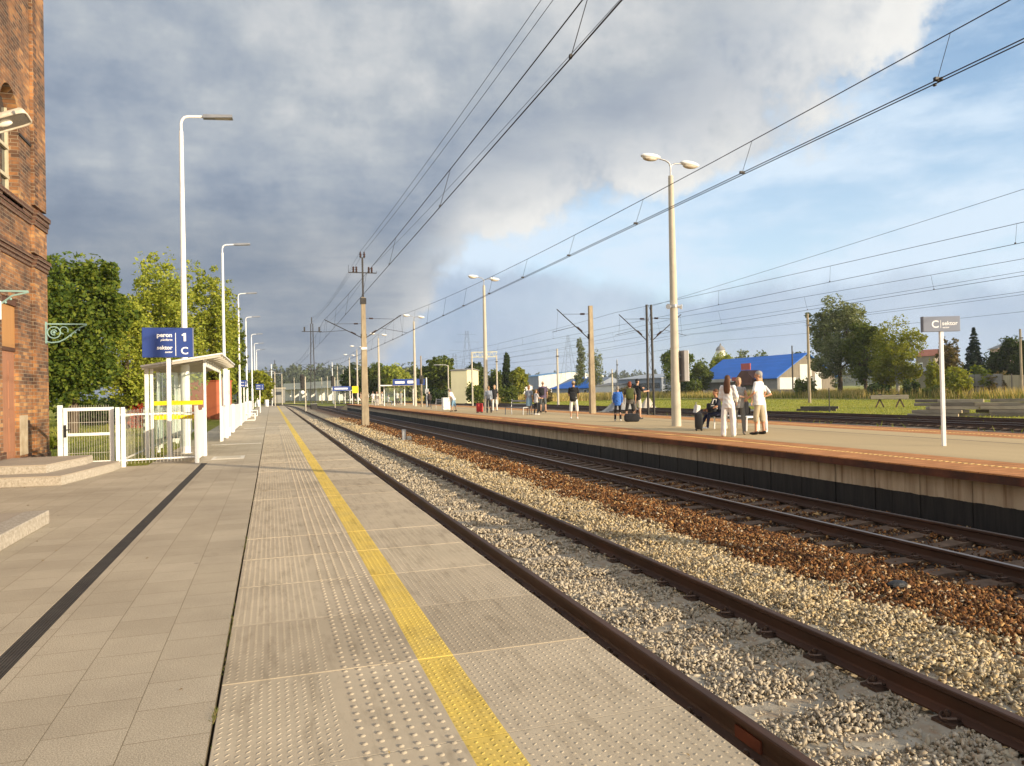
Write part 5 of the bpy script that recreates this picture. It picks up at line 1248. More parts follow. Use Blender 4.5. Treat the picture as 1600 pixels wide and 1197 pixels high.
p_, h = stand(838,648,609,1.35); person(p_, facing(.9,.2), h, 'child in light checked shirt, dark trousers and white shoes', (.20,.12,.06), (.48,.46,.47), (.03,.03,.035), (.75,.74,.72), 'short', 'trousers', 'short', vox=.02, arms={'L':((-.1,.5,-1),(0,1,.0)),'R':((.1,.5,-1),(0,1,-.1))})
c = G(846,644,P2Z); suitcase('small black suitcase between the child in checked shirt and the man in purple', c, R(10), m_black, .95, True)
p_, h = stand(764,645,604); person(p_, AWAY, h, 'person in pale denim jacket and dark trousers standing by the second double lamp', (.30,.17,.08), (.30,.33,.38), (.03,.032,.04), (.10,.07,.06), 'long', 'trousers', 'short', vox=.02)
backpack(on_back(p_,h)+Vector((0,0,-.15)), AWAY, M('grey_fabric', (.12,.13,.15), None, 5., .9), 'grey backpack on the person by the second double lamp', h/1.75*.9)
p_, h = stand(771,643,602); person(p_+Vector((.25,.5,0)), CAMW, h, 'person in black top and white trousers facing the camera behind the pale denim jacket', (.40,.26,.13), (.035,.033,.035), (.68,.66,.62), (.10,.09,.09), 'short', 'trousers', 'bob', vox=.02, fem=True)
c = G(749.5,645,P2Z); suitcase('bright red suitcase standing alone left of the second double lamp', c, R(10), m_red, .98, False)
p_, h = stand(709,643,606); person(p_, facing(-.8,.5), h, 'man in white shirt and light blue shorts bending forward beside the white bin', (.35,.30,.25), (.76,.75,.73), (.20,.33,.44), (.03,.03,.03), 'short', 'long_shorts', 'short', vox=.022, lean=R(26), width=1.12)
p_, h = stand(671,636,612); person(p_, CAMW, h, 'person in dark clothes standing near the pale pole of the far platform', (.10,.06,.04), (.06,.05,.05), (.03,.03,.035), (.03,.03,.03), 'long', 'trousers', 'short', vox=.025)
far = [(583,633,612,'person in white with arms at the side just right of the concrete mast',(.74,.72,.68),(.70,.67,.62),'short'), (589,633,611,'person in cream clothes in the small group right of the concrete mast',(.66,.60,.50),(.72,.70,.66),'bob'),
       (597,633,613,'white clothed person beside the fourth double lamp',(.70,.68,.66),(.62,.58,.52),'long'), (564,631,614,'person in beige half hidden by the concrete mast',(.42,.30,.20),(.35,.26,.18),'short'),
       (621,635,614,'person in white top and dark trousers under the shelter of the far platform',(.70,.68,.66),(.05,.05,.07),'bob'), (627,634,613,'person in grey right of the person in white under the far shelter',(.40,.38,.36),(.60,.58,.55),'short'),
       (575,632,613,'person in pale jacket partly behind the concrete mast',(.55,.52,.47),(.3,.28,.26),'short')]
for j, (px, py, tp, s_, c1, c2, hs) in enumerate(far):
    p_ = atd(px, py-1, 1.68*F_PX/(py-tp)*1.0); p_.z = P2Z; p_.x = min(p_.x, 18.); person(p_, [AWAY,CAMW,facing(1,0),facing(-1,.2)][j%4], 1.68, s_, (.2,.12,.06), c1, c2, (.3,.3,.3), 'short', 'trousers', hs, vox=.03)
p_ = atd(607,630,92.); p_.z = P2Z; person(p_, facing(.9,.1), 1.66, 'traveller in white top sitting or crouching near the far shelter', (.08,.05,.03), (.72,.70,.68), (.06,.09,.16), (.5,.5,.5), 'short', 'trousers', 'short', sit=True, vox=.025)
bench2('dark seated bench below the crouching traveller near the far shelter', (p_.x-.05,p_.y,P2Z), facing(.9,.1), 3, m_steel)
p_ = G(423,634,0); person(p_, facing(.2,-1), 1.72, 'small dark figure walking at the far end of the near platform', (.05,.03,.02), (.03,.03,.035), (.02,.02,.025), (.05,.05,.05), 'long', 'trousers', 'short', vox=.03)

# furniture of the far platform
c = G(697,641,P2Z); b = thing('litter_bin', c, 'white litter bin on the far platform left of the man in white shirt', 'bin'); part('body', MB().bbox((-.28,-.28,.04),(.28,.28,.92),.03), m_white, b); part('lid', MB().bbox((-.30,-.30,.921),(.30,.30,.99),.02), m_white, b)
m_lath = M('bench_lath', (.08,.07,.06), (.05,.045,.04), 5., .7)
c = G(808,648,P2Z); bench2('bench with dark slats and white legs left of the person in denim dress', c, facing(-.9,-.35), 3, m_steel)
c = G(686,640,P2Z); bench2('bench with dark slats left of the white litter bin on the far platform', c, facing(-.9,-.35), 3, m_steel)
def far_shelter(label, px0, px1, ytop, ybase, d, board):
    a = atd(px0, ybase, d); b_ = atd(px1, ybase, d); c = (a+b_)/2; c.z = P2Z; w_ = (b_-a).length/2; zt = atd((px0+px1)/2, ytop, d).z - P2Z
    s = thing('waiting_shelter', c, label, 'shelter', 'shelters of the far platform', -YAW*.3)
    for x in (-w_,-w_*.3,w_*.4,w_):
        part('post', MB().box((x-.05,-.05,0),(x+.05,.05,zt)), m_white, s)
    part('roof', MB().box((-w_-.5,-1.2,zt),(w_+.3,.8,zt+.12)), m_white, s)
    part('glass_panel', MB().box((-w_+.06,.3,.3),(w_-.06,.31,zt-.2)), gl, s)
    if board:
        pb_ = part('name_board', MB().box((-w_*.45,-1.3,zt+.05),(w_+1.2,-1.22,zt+.75)), m_blue, s)
        part('lettering', MB().box((-w_*.3,-1.31,zt+.25),(w_*.35,-1.301,zt+.5)).box((w_*.55,-1.31,zt+.25),(w_*.95,-1.301,zt+.55)), m_text, pb_)
    return s
far_shelter('white shelter with a long blue name board above, right of the concrete mast', 601, 646, 603, 634, 85., True)
far_shelter('small far shelter with blue board left of the concrete mast', 522, 547, 611, 632, 118., False)
c = atd(534,611,116.); nbd = thing('name_board', (c.x,c.y,P2Z), 'long blue station name board left of the concrete mast', 'sign'); part('panel', MB().box((-1.4,-.05,2.0),(1.4,.05,2.7)), m_blue, nbd); part('lettering', MB().box((-1.1,-.06,2.22),(.9,-.051,2.46)), m_text, nbd)
for x in (-1.2,1.2): part('post', MB().box((x-.05,.051,0),(x+.05,.13,2.7)), m_steel, nbd)
c = atd(555,610,105.); yb_ = thing('timetable_board', (c.x,c.y,P2Z), 'bright yellow timetable board left of the concrete mast', 'board'); part('panel', MB().box((-.42,-.05,1.6),(.42,.05,2.55)), m_yel, yb_)
for x in (-.4,.4): part('post', MB().box((x-.04,.051,0),(x+.04,.11,2.5)), m_white, yb_)
for px, py, tp, s_, mt_ in ((659,636,556,'brown old wooden looking pole near the dark clothed person on the far platform',m_conc),(667,636,590,'slim white post right of the brown old pole on the far platform',m_white)):
    p_ = G(px,py,P2Z); hgt = (py-tp)*depth(p_)/F_PX; q_ = thing('pole', p_, s_, 'pole'); part('shaft', MB().cyl((0,0,0),(0,0,hgt),.11 if mt_ is m_conc else .07,.06,n=8), mt_, q_); part('box', MB().bbox((-.2,-.16,hgt*.45),(.2,-.07,hgt*.62),.02), m_dark if mt_ is m_conc else m_steel, q_)

# ------------------------------------------------------------------ trees and shrubs
def leafmat(name, cols, tr=.35): return island_mat(name, cols, .7, tr)
lf_maple = leafmat('maple_leaf', [(.04,.075,.011),(.075,.12,.015),(.13,.175,.02),(.20,.225,.028)])
lf_acacia = leafmat('acacia_leaf', [(.15,.19,.022),(.23,.275,.032),(.32,.35,.044),(.40,.40,.06)])
lf_mid = leafmat('mixed_leaf', [(.06,.09,.013),(.105,.14,.02),(.17,.195,.03)])
lf_yel = leafmat('yellow_leaf', [(.15,.18,.016),(.23,.25,.024),(.30,.29,.035)])
lf_grey = leafmat('poplar_leaf', [(.075,.10,.036),(.13,.16,.06),(.20,.225,.10),(.29,.30,.17)])
lf_dark = leafmat('dark_leaf', [(.022,.042,.010),(.04,.066,.014),(.066,.095,.02)])
lf_spruce = leafmat('spruce_needle', [(.010,.024,.014),(.018,.038,.02),(.03,.052,.026)], .1)
lf_brown = leafmat('dry_leaf', [(.08,.075,.02),(.13,.10,.03),(.17,.12,.05)])
lf_red = leafmat('red_leaf', [(.30,.03,.015),(.42,.05,.02),(.25,.06,.02)])
m_bark = M('bark', (.13,.095,.065), (.07,.05,.035), 6., .95, bump=.6, bscale=20, stretch=(1,1,.3))
m_birch = M('pale_bark', (.50,.47,.40), (.30,.27,.22), 7., .9, bump=.3)
def leaf_mesh(name, C, sizes, up_bias=0.):
    n = len(C); a = rng.normal(size=(n,3)); a[:,2] *= .7; a /= np.linalg.norm(a,axis=1)[:,None]
    b = rng.normal(size=(n,3)); b -= a*(a*b).sum(1)[:,None]; b /= np.linalg.norm(b,axis=1)[:,None]
    s_ = sizes[:,None]; asp = rng.uniform(.45,.75,(n,1))
    fold = np.cross(a,b)*s_*.18
    V = np.stack([C-a*s_, C+b*s_*asp+fold, C+a*s_, C-b*s_*asp+fold],1).reshape(-1,3)
    Fc = (np.arange(n)*4)[:,None]+np.array([[0,1,2,3]]); return npmesh(name, V, Fc)
def crown_points(blobs, n, clump=.15, nclump=220, shell=.72, fill=.30):
    P_ = []; vol = np.array([b[1][0]*b[1][1]*b[1][2] for b in blobs])**.67; vol /= vol.sum()
    for (c, r), f in zip(blobs, vol):
        r = np.array(r); nc = max(7, int(nclump*f)); u = rng.normal(size=(nc,3)); u /= np.linalg.norm(u,axis=1)[:,None]
        rad = rng.uniform(0,1,(nc,1))**(1/3)*(1-shell)+shell*rng.uniform(.6,1.13,(nc,1))
        cc = np.array(c)+u*rad*r; per = np.maximum(1, (n*(1-fill)*f/nc*rng.uniform(.4,1.6,nc)).astype(int))
        mr = clump*(r[0]*r[1]*r[2])**(1/3)*1.6
        for k in range(nc):
            q_ = rng.normal(size=(per[k],3)); l_ = np.linalg.norm(q_,axis=1); q_ *= (np.minimum(1.15,l_)/np.maximum(l_,1e-6))[:,None]
            P_.append(cc[k]+q_*mr*np.array([1,1,.8])*rng.uniform(.5,1.3))
        nf = int(n*fill*f); u = rng.normal(size=(nf,3)); u /= np.linalg.norm(u,axis=1)[:,None]; P_.append(np.array(c)+u*rng.uniform(.3,1.02,(nf,1))*r)
    return np.concatenate(P_)
def tree(name, label, base, h, w_, kind, leaf, n=2500, ls=.3, group='trees behind the tracks', bark=None, trunk_h=.22, crown_low=.15):
    base = Vector(base); o = thing(name, base, label, 'tree' if 'shrub' not in name and 'bush' not in name else 'shrub', group)
    r = w_/2; bl = []
    if kind == 'round':
        zc = h*(crown_low+1)/2; rz_ = h*(1-crown_low)/2
        bl.append(((0,0,zc),(r*.72,r*.72,rz_*.86)))
        for k in range(9):
            a = k*2.4+random.uniform(-.4,.4); zf = random.uniform(-.62,.66); rr = r*math.sqrt(max(.1,1-zf*zf))*.62
            s_ = random.uniform(.30,.46); bl.append(((rr*math.cos(a),rr*math.sin(a),zc+zf*rz_*.9),(r*s_*1.1,r*s_*1.1,min(rz_*.5,r*s_))))
    elif kind == 'airy':
        for k in range(11):
            a = k*2.4; rr = r*.62*math.sqrt((k+.5)/11); top = h*(1.04-.30*(rr/r))*random.uniform(.88,1.02); lo = h*crown_low*random.uniform(.6,1.6)
            bl.append(((rr*math.cos(a),rr*math.sin(a),(top+lo)/2),(r*random.uniform(.20,.30),r*random.uniform(.20,.30),(top-lo)/2)))
    elif kind == 'poplar':
        for k in range(6):
            z = h*(.2+.14*k); bl.append(((random.uniform(-.2,.2)*r,random.uniform(-.2,.2)*r,z),(r*(.75-.07*k),r*(.75-.07*k),h*.12)))
    elif kind == 'low':
        for k in range(7):
            a = random.uniform(0,6.3); bl.append(((r*.6*math.cos(a),r*.6*math.sin(a),h*random.uniform(.3,.55)),(r*.45,r*.45,h*random.uniform(.28,.45))))
    if kind == 'spruce':
        P_ = []; nl = 38; br_ = MB()
        for k in range(nl):
            f = k/(nl-1); z = h*(.06+.92*f)+random.uniform(-.012,.012)*h; rad = r*(1-f)**.85+.03*h*.3
            m_ = max(5, int(13*(1-f))+4)
            for j in range(m_):
                a = 6.283*j/m_+k*.7+random.uniform(-.3,.3); L_ = rad*random.uniform(.6,1.2); q_ = int(n/(nl*m_)*(1.6-f))+2
                tt = rng.uniform(.08,1,q_)**.8; rr = L_*tt
                P_.append(np.stack([rr*math.cos(a)+rng.normal(0,.05*L_,q_), rr*math.sin(a)+rng.normal(0,.05*L_,q_), z-.26*rr*tt+rng.normal(0,.06*L_,q_)],1))
        P_ = np.concatenate(P_)
    else: P_ = crown_points(bl, n, .15 if kind != 'airy' else .17, 220 if kind != 'airy' else 260)
    P_ = P_[P_[:,2] > .1]
    link('crown', leaf_mesh('crown', P_, ls*rng.uniform(.6,1.25,len(P_))), leaf, o)
    tr = MB(); tw = max(.06, h*.022)
    tr.tube([(0,0,-.1),(.01*h,0,h*trunk_h*.6),(0,.01*h,h*.45),(.02*h,0,h*.66)], [tw*1.25,tw,tw*.6,tw*.18], 8)
    for c, rr in (bl[1:8] if kind != 'spruce' else []):
        z0 = h*trunk_h*random.uniform(.8,1.5); c = Vector(c); z0 = min(z0, c.z*.9)
        tr.tube([(0,0,z0), Vector((c.x*.45,c.y*.45,z0+(c.z-z0)*.6)), c], [tw*.5,tw*.33,tw*.12], 5)
    part('trunk', tr, bark or m_bark, o, True)
    return o
gb_name, gs_name = 'trees beyond the far platform', 'shrubs along the far grass strip'
def ptree(name, label, px, ytop, w_px, d, kind, leaf, z=Z_G, **kw):
    """a tree standing on the ground at a given distance"""
    if px > 850 and kw.get('group') in (gb_name, gs_name): d = max(d, (92. if kw['group'] == gb_name else 87.)/(.307+.951*(px-800)/F_PX))
    b = atd(px, 610, d); base = Vector((b.x, b.y, z)); top = atd(px, ytop, d).z
    return tree(name, label, base, top-z, w_px*d/F_PX, kind, leaf, **kw)
# left of the near platform
gl_ = 'trees left of the near platform'
ptree('maple_tree', 'large dense dark green maple between the brick building and the platform sign', 112, 372, 172, 34., 'round', lf_maple, z=-.1, n=42000, ls=.105, group=gl_, crown_low=.06)
ptree('maple_tree', 'second dark maple mostly hidden behind the brick building', 40, 420, 150, 33., 'round', lf_maple, z=-.1, n=9000, ls=.13, group=gl_, crown_low=.05)
ptree('acacia_tree', 'tall airy yellow green tree behind the blue platform sign', 256, 372, 150, 46., 'airy', lf_acacia, z=-.1, n=24000, ls=.105, group=gl_, crown_low=.08)
ptree('acacia_tree', 'airy yellow green tree behind the first two white lamps', 334, 398, 104, 52., 'airy', lf_acacia, z=-.1, n=18000, ls=.11, group=gl_, crown_low=.08)
ptree('acacia_tree', 'small yellow green tree in front of the dark maple, beside the shelter', 198, 446, 100, 38., 'round', lf_acacia, z=-.1, n=15000, ls=.09, group=gl_, crown_low=.04)
ptree('young_tree', 'slim loose young tree among the white lamps past the shelter', 372, 468, 34, 62., 'airy', lf_mid, z=-.1, n=4500, ls=.13, group=gl_, crown_low=.1)
ptree('young_tree', 'low green tree filling the gap behind the waiting shelter', 290, 540, 90, 62., 'low', lf_mid, z=-.1, n=6000, ls=.16, group=gl_, crown_low=.05)
ptree('round_bush', 'rounded yellow green bush far along the near platform by the small blue sign', 405, 572, 40, 105., 'round', lf_yel, z=-.3, n=2500, ls=.28, group=gl_, crown_low=.02)
ptree('round_bush', 'dark green bush behind the far end of the white fence', 386, 585, 26, 95., 'round', lf_mid, z=-.3, n=1500, ls=.28, group=gl_, crown_low=.02)
ptree('red_shrub', 'small bright red shrub left of the waiting shelter', 211, 612, 26, 38., 'low', lf_red, z=-.1, n=600, ls=.11, group=None)
ptree('green_shrub', 'low bright green shrub at the foot of the brick building behind the gate', 84, 680, 24, 23., 'low', lf_yel, z=-.1, n=500, ls=.08, group=None)
ptree('hedge_bush', 'dark undergrowth below the large maple beyond the gate', 140, 618, 120, 44., 'low', lf_dark, z=-.1, n=8000, ls=.13, group=gl_)
# beyond the far platform, left to right
gb = 'trees beyond the far platform'
for a in (('broad_tree','dark rounded tree right of the overpass, left of the concrete mast',552,566,46,172.,'round',lf_dark,2200,.5),
 ('broad_tree','olive green rounded tree behind the concrete mast',588,563,52,178.,'round',lf_mid,2600,.5),
 ('broad_tree','yellowish green rounded tree right of the concrete mast',618,566,46,170.,'round',lf_acacia,2400,.5),
 ('broad_tree','pale grey green loose tree behind the third double lamp',645,566,40,185.,'airy',lf_grey,1800,.5),
 ('broad_tree','large dark green tree left of the cream house',686,554,62,150.,'round',lf_mid,3600,.45),
 ('broad_tree','dark tree behind the cream house',738,562,38,200.,'round',lf_dark,1700,.5),
 ('broad_tree','dark green tree left of the second double lamp',748,572,34,165.,'round',lf_mid,1800,.45),
 ('broad_tree','mid green tree right of the second double lamp',776,574,38,170.,'round',lf_mid,1700,.45),
 ('cypress_tree','pointed dark green tree before the bright yellow green tree',793,553,22,165.,'poplar',lf_dark,1500,.42),
 ('broad_tree','bright yellow green tree left of the white hall',811,570,30,160.,'round',lf_yel,1700,.4),
 ('poplar_tree','tall slim grey green poplar behind the brown concrete mast',908,528,24,118.,'poplar',lf_grey,2600,.30),
 ('poplar_tree','leaning loose poplar just right of the brown concrete mast',931,538,34,122.,'airy',lf_grey,1500,.30),
 ('poplar_tree','green bush at the foot of the slim poplar',912,588,30,112.,'low',lf_mid,900,.3),
 ('broad_tree','dark round maple behind the nearest double lamp',1060,544,62,115.,'round',lf_maple,4200,.32),
 ('broad_tree','small green tree at the left end of the blue roof',1097,560,32,150.,'round',lf_mid,1400,.38),
 ('broad_tree','yellow green tree below the domed tower above the blue roof',1130,544,42,190.,'round',lf_acacia,1600,.5),
 ('broad_tree','grey green tree right of the domed tower above the blue roof',1163,544,34,200.,'round',lf_grey,1400,.5),
 ('broad_tree','mid green tree above the middle of the blue roof',1190,546,38,200.,'round',lf_mid,1400,.5),
 ('broad_tree','dark tree behind the gable of the blue roofed house',1248,545,34,170.,'round',lf_dark,1300,.45),
 ('poplar_tree','tallest broad grey green poplar right of the blue roofed house',1312,456,104,112.,'round',lf_grey,11000,.27),
 ('poplar_tree','lower green tree on the right flank of the tall poplar',1352,494,70,116.,'round',lf_mid,5200,.28),
 ('birch_tree','yellow green birch with pale stems right of the tall poplar',1402,494,84,104.,'round',lf_yel,6200,.24),
 ('birch_tree','low yellow green birch beside the white low building',1382,540,48,102.,'round',lf_yel,2600,.24),
 ('broad_tree','thin brownish tree behind the grey sector sign post',1483,518,44,110.,'airy',lf_brown,2200,.25),
 ('broad_tree','light green saplings left of the grey sector sign post',1458,556,28,100.,'airy',lf_yel,1300,.22),
 ('spruce_tree','dark conical spruce right of the grey sector sign',1524,510,46,115.,'spruce',lf_spruce,4200,.26),
 ('broad_tree','dark green broad tree at the right edge',1583,522,60,118.,'round',lf_dark,4200,.3),
 ('broad_tree','dark tree between the spruce and the tree at the right edge',1556,545,36,122.,'round',lf_dark,2000,.3),
 ('broad_tree','very dark tree cut by the right edge',1625,516,70,112.,'round',lf_dark,2500,.3)):
    nm, lb, px, yt, wp, d, kd, lf_, n, ls = a
    ptree(nm, lb, px, yt, wp, d, kd, lf_, n=int(n*2.6), ls=ls*.72*max(1.,.8), group=gb, bark=m_birch if nm == 'birch_tree' else None, crown_low=.08)
gs = 'shrubs along the far grass strip'
for a in (('shrub','yellow green shrub before the concrete fence, left part',1497,562,38,98.,lf_yel,900),('shrub','bright green shrub over the middle of the concrete fence',1530,566,36,100.,lf_mid,900),('shrub','reddish brown shrub over the right part of the concrete fence',1560,574,34,99.,lf_brown,800),
 ('shrub','dark shrub between the birch and the white low building',1424,588,26,97.,lf_dark,600),('shrub','small green shrub before the gable of the blue roofed house',1258,585,34,108.,lf_mid,800),('shrub','green bush right of the cream house',742,594,26,133.,lf_mid,1000),
 ('shrub','dark bushes left of the cream house foot',690,602,60,142.,lf_dark,1200),('shrub','green bush left of the white hall',795,600,32,140.,lf_mid,800),('shrub','olive bush in front of the white hall',842,604,44,138.,lf_brown,900),('shrub','dark green bush below the nearest double lamp',1056,590,44,108.,lf_dark,900),
 ('shrub','green bush right of the dark round maple',1085,588,24,106.,lf_mid,700),('shrub','dark low bush left of the buffer stop',1372,596,34,92.,lf_dark,600),('shrub','small bush on the grass right of the buffer stop',1455,600,30,92.,lf_mid,600),
 ('shrub','olive bush in the hollow below the flat long building',975,600,40,130.,lf_brown,800)):
    nm, lb, px, yt, wp, d, lf_, n = a; ptree(nm, lb, px, yt, wp, d, 'low', lf_, n=n*2, ls=.24, group=gs)

# far wooded hill and forest
hm = M('hill_ground', (.06,.075,.03), (.045,.06,.025), .02, .95)
mb = MB(); hx, hy_ = 26, 6
hc = atd(520, 610, 620.)
hills = []
for (pa, pb_, d, hpx, ) in ((330,700,640.,32),(640,1060,900.,26),(1000,1700,1000.,30)):
    pass
def hill(pa, pb_, d, ytop_a, ytop_b, th=160., n=26):
    V = []; rows = 7
    for j in range(rows):
        f = j/(rows-1); dd = d + th*f
        for i in range(n+1):
            g = i/n; px = pa+(pb_-pa)*g; c = atd(px, 610, dd); yt = ytop_a+(ytop_b-ytop_a)*g
            zt = atd(px, yt, d+th*.5).z; e_ = math.sin(math.pi*min(1,max(0,g)))**.5
            V.append((c.x, c.y, Z_G-1 + (zt-Z_G)*math.sin(math.pi*f)*e_*(.93+.07*math.sin(i*1.7+j))))
    Fc = [(j*(n+1)+i, j*(n+1)+i+1, (j+1)*(n+1)+i+1, (j+1)*(n+1)+i) for j in range(rows-1) for i in range(n)]
    m_ = MB(); m_.v = V; m_.f = Fc; return m_
h1 = hill(330, 760, 640., 584, 586); struct('hill', h1, hm, smooth=True)
h2 = hill(640, 1300, 950., 592, 588); struct('hill', h2, hm, smooth=True)
h3 = hill(1150, 1800, 900., 586, 572); struct('hill', h3, hm, smooth=True)
def forest(name, hl, n, hh, ls, leaf, conif=.5):
    V0 = np.array(hl.v); k = rng.integers(0, len(V0)-1, n); q_ = V0[k]+rng.normal(size=(n,3))*np.array([9,14,0]); P_ = []; Sz = []
    for b in q_:
        if b[2] < Z_G+1.5: continue
        h_ = hh*rng.uniform(.6,1.2); m_ = 26; f = rng.uniform(0,1,m_)
        w_ = h_*.22*(1-f*.85) if rng.uniform() < conif else h_*.25*np.sin(np.pi*np.clip(f*.9+.08,0,1))
        a = rng.uniform(0,6.28,m_); P_.append(np.stack([b[0]+np.cos(a)*w_, b[1]+np.sin(a)*w_, b[2]-1+h_*f],1)); Sz.append(np.full(m_, ls)*rng.uniform(.6,1.2,m_))
    return struct(name, leaf_mesh(name, np.concatenate(P_), np.concatenate(Sz)), leaf, 'stuff')
lf_far = leafmat('far_forest_leaf', [(.05,.07,.032),(.075,.095,.045),(.10,.12,.055)], .2)
forest('forest', h1, 1300, 13., 1.5, lf_far, .75); forest('forest', h2, 900, 13., 1.8, lf_far, .4); forest('forest', h3, 900, 13., 1.8, lf_far, .4)

# grass: tall strip, mown strip, path
def blades(name, n, region, h0, h1_, w_, mat, lean=.25, zfun=None):
    P_ = region(n); n = len(P_); a = rng.uniform(0,6.28,n); hh = rng.uniform(h0,h1_,n); dx = np.cos(a)*w_; dy = np.sin(a)*w_
    lx = rng.normal(0,lean,n)*hh; ly = rng.normal(0,lean,n)*hh; z = np.full(n,Z_G) if zfun is None else zfun(P_)
    V = np.stack([np.stack([P_[:,0]-dx,P_[:,1]-dy,z],1),np.stack([P_[:,0]+dx,P_[:,1]+dy,z],1),np.stack([P_[:,0]+lx,P_[:,1]+ly,z+hh],1)],1).reshape(-1,3)
    return struct(name, npmesh(name, V, np.arange(n*3).reshape(-1,3)), mat, 'stuff')
PA, PB = np.array([83.,20.]), np.array([77.,160.])       # run of the path
def strip(off0, off1, s0=-.55, s1=1.6):
    def f(n):
        s_ = rng.uniform(s0,s1,n); o_ = rng.uniform(0,1,n)**.8*(off1-off0)+off0; d = PB-PA; nn = np.array([d[1],-d[0]])/np.linalg.norm(d)
        return PA[None]+s_[:,None]*d[None]+nn[None]*o_[:,None]
    return f
m_tall = island_mat('tall_dry_grass', [(.30,.24,.06),(.42,.32,.10),(.54,.40,.15),(.60,.46,.21),(.22,.22,.045)], .9, .3)
m_tallg = island_mat('tall_green_grass', [(.10,.125,.018),(.16,.18,.028),(.22,.21,.045)], .9, .3)
m_short = island_mat('short_grass', [(.19,.22,.028),(.28,.30,.04),(.36,.33,.075),(.15,.185,.025)], .9, .3)
blades('tall_grass', 60000, strip(4,24,-.25,1.7), .8, 1.75, .06, m_tall, .2)
blades('tall_grass', 16000, lambda n: np.stack([36+rng.uniform(0,1,n)*36, 135+rng.uniform(0,1,n)*70],1), .7, 1.7, .08, m_tall, .2)
blades('tall_green_grass', 26000, strip(3,18,-.25,1.7), .5, 1.35, .06, m_tallg, .22)
blades('short_grass', 60000, lambda n: np.stack([41.5+rng.uniform(0,1,n)**1.3*42, 8+rng.uniform(0,1,n)*150],1), .05, .16, .035, m_short, .5)
blades('lawn_grass', 30000, lambda n: np.stack([-3.6-rng.uniform(0,1,n)**1.2*26, 18+rng.uniform(0,1,n)**1.3*60],1), .06, .22, .02, m_short, .5, zfun=lambda P_: np.full(len(P_), -.09))
blades('trackside_weeds', 900, lambda n: np.stack([rng.choice([18.9,19.3,22.6,31.2,35.5,39.9,40.4],n)+rng.normal(0,.25,n), rng.uniform(8,70,n)],1), .08, .35, .03, m_tallg, .4, zfun=lambda P_: np.full(len(P_), -.86))
d = PB-PA; nn = np.array([d[1],-d[0]])/np.linalg.norm(d); mb = MB()
a, b = PA-d*.7, PA+d*1.7
mb.quad((*(a+nn*0),Z_G+.03),(*(a+nn*2.2),Z_G+.03),(*(b+nn*2.2),Z_G+.03),(*(b),Z_G+.03)); struct('path', mb, M('dirt_path', (.36,.29,.20), (.28,.22,.14), .8, .95))
# lawn beyond the gate: worn patches come from the ground itself

# ------------------------------------------------------------------ buildings in the distance
m_blueroof = grid_mat('blue_metal_roof', (.028,.175,.60), (.025,.155,.54), (.018,.10,.38), .5, 30., .02, uv='xy', off=0., bump=.3, rough=.5, big=(.15,(.88,.88,.9),(1.08,1.08,1.08)))
m_hallb = M('pale_blue_metal_roof', (.10,.26,.46), (.09,.23,.42), .3, .5)
m_wallw = M('white_render', (.70,.68,.63), (.62,.60,.55), .6, .9)
m_wallg = M('grey_metal_wall', (.24,.27,.32), (.21,.24,.29), .4, .7, stretch=(3,3,.1))
m_cream = M('cream_render', (.70,.64,.40), (.64,.58,.36), .5, .9)
m_greyw = M('grey_concrete_wall', (.27,.26,.24), (.20,.19,.18), .8, .95, bump=.2)
m_wood3 = M('grey_brown_boards', (.27,.23,.18), (.19,.16,.12), 1.2, .9, stretch=(4,4,.4))
m_win = M('window_dark', (.03,.035,.045), (.02,.025,.03), 1., .15, spec=.6)
m_tile = M('red_roof_tile', (.34,.12,.07), (.26,.09,.05), .6, .9)
m_fade = M('faded_red_board', (.48,.12,.10), (.42,.10,.085), 2., .8)
def frame_at(px0, px1, d0, d1, z=Z_G):
    """ground frame running from pixel column px0 at distance d0 to px1 at d1: origin, along-vector, depth-vector, length"""
    a = atd(px0,610,d0); b = atd(px1,610,d1); a.z = b.z = z; u = (b-a); ln = u.length; u.normalize(); v = Vector((-u.y,u.x,0))
    return a, u, v, ln
def gable_house(name, label, px0, px1, d0, d1, zt_eave, zt_ridge, wd, wall, roof, group=None, over=.5, hip=0., wins=0, cat='building'):
    a, u, v, ln = frame_at(px0, px1, d0, d1); o = thing(name, a, label, cat, group, math.atan2(u.y,u.x))
    he, hr = zt_eave, zt_ridge
    part('wall', MB().prism([(0,0),(wd,0),(wd,he),(wd/2,hr-.12),(0,he)], 0, ln, 'x'), wall, o)
    s_ = (hr-he)/(wd/2); ov = over; mb = MB()
    for yy0, yy1, z0, z1 in ((-ov, wd/2, he-ov*s_, hr), (wd+ov, wd/2, he-ov*s_, hr)):
        x0, x1 = -ov, ln+ov; mb.add([(x0,yy0,z0),(x1,yy0,z0),(x1-hip,yy1,z1),(x0+hip,yy1,z1),(x0,yy0,z0+.16),(x1,yy0,z0+.16),(x1-hip,yy1,z1+.16),(x0+hip,yy1,z1+.16)],[(0,3,2,1),(4,5,6,7),(0,1,5,4),(1,2,6,5),(2,3,7,6),(3,0,4,7)])
    part('roof', mb, roof, o)
    for k in range(wins):
        x = ln*(k+.5)/wins; wi = part('window', MB().box((x-.75,-.05,he*.35),(x+.75,-.01,he*.8)), m_wallw, o); part('pane', MB().box((x-.62,-.07,he*.39),(x+.62,-.051,he*.76)), m_win, wi)
    return o, ln
hz = lambda py, d, px=1100: atd(px, py, d).z - Z_G
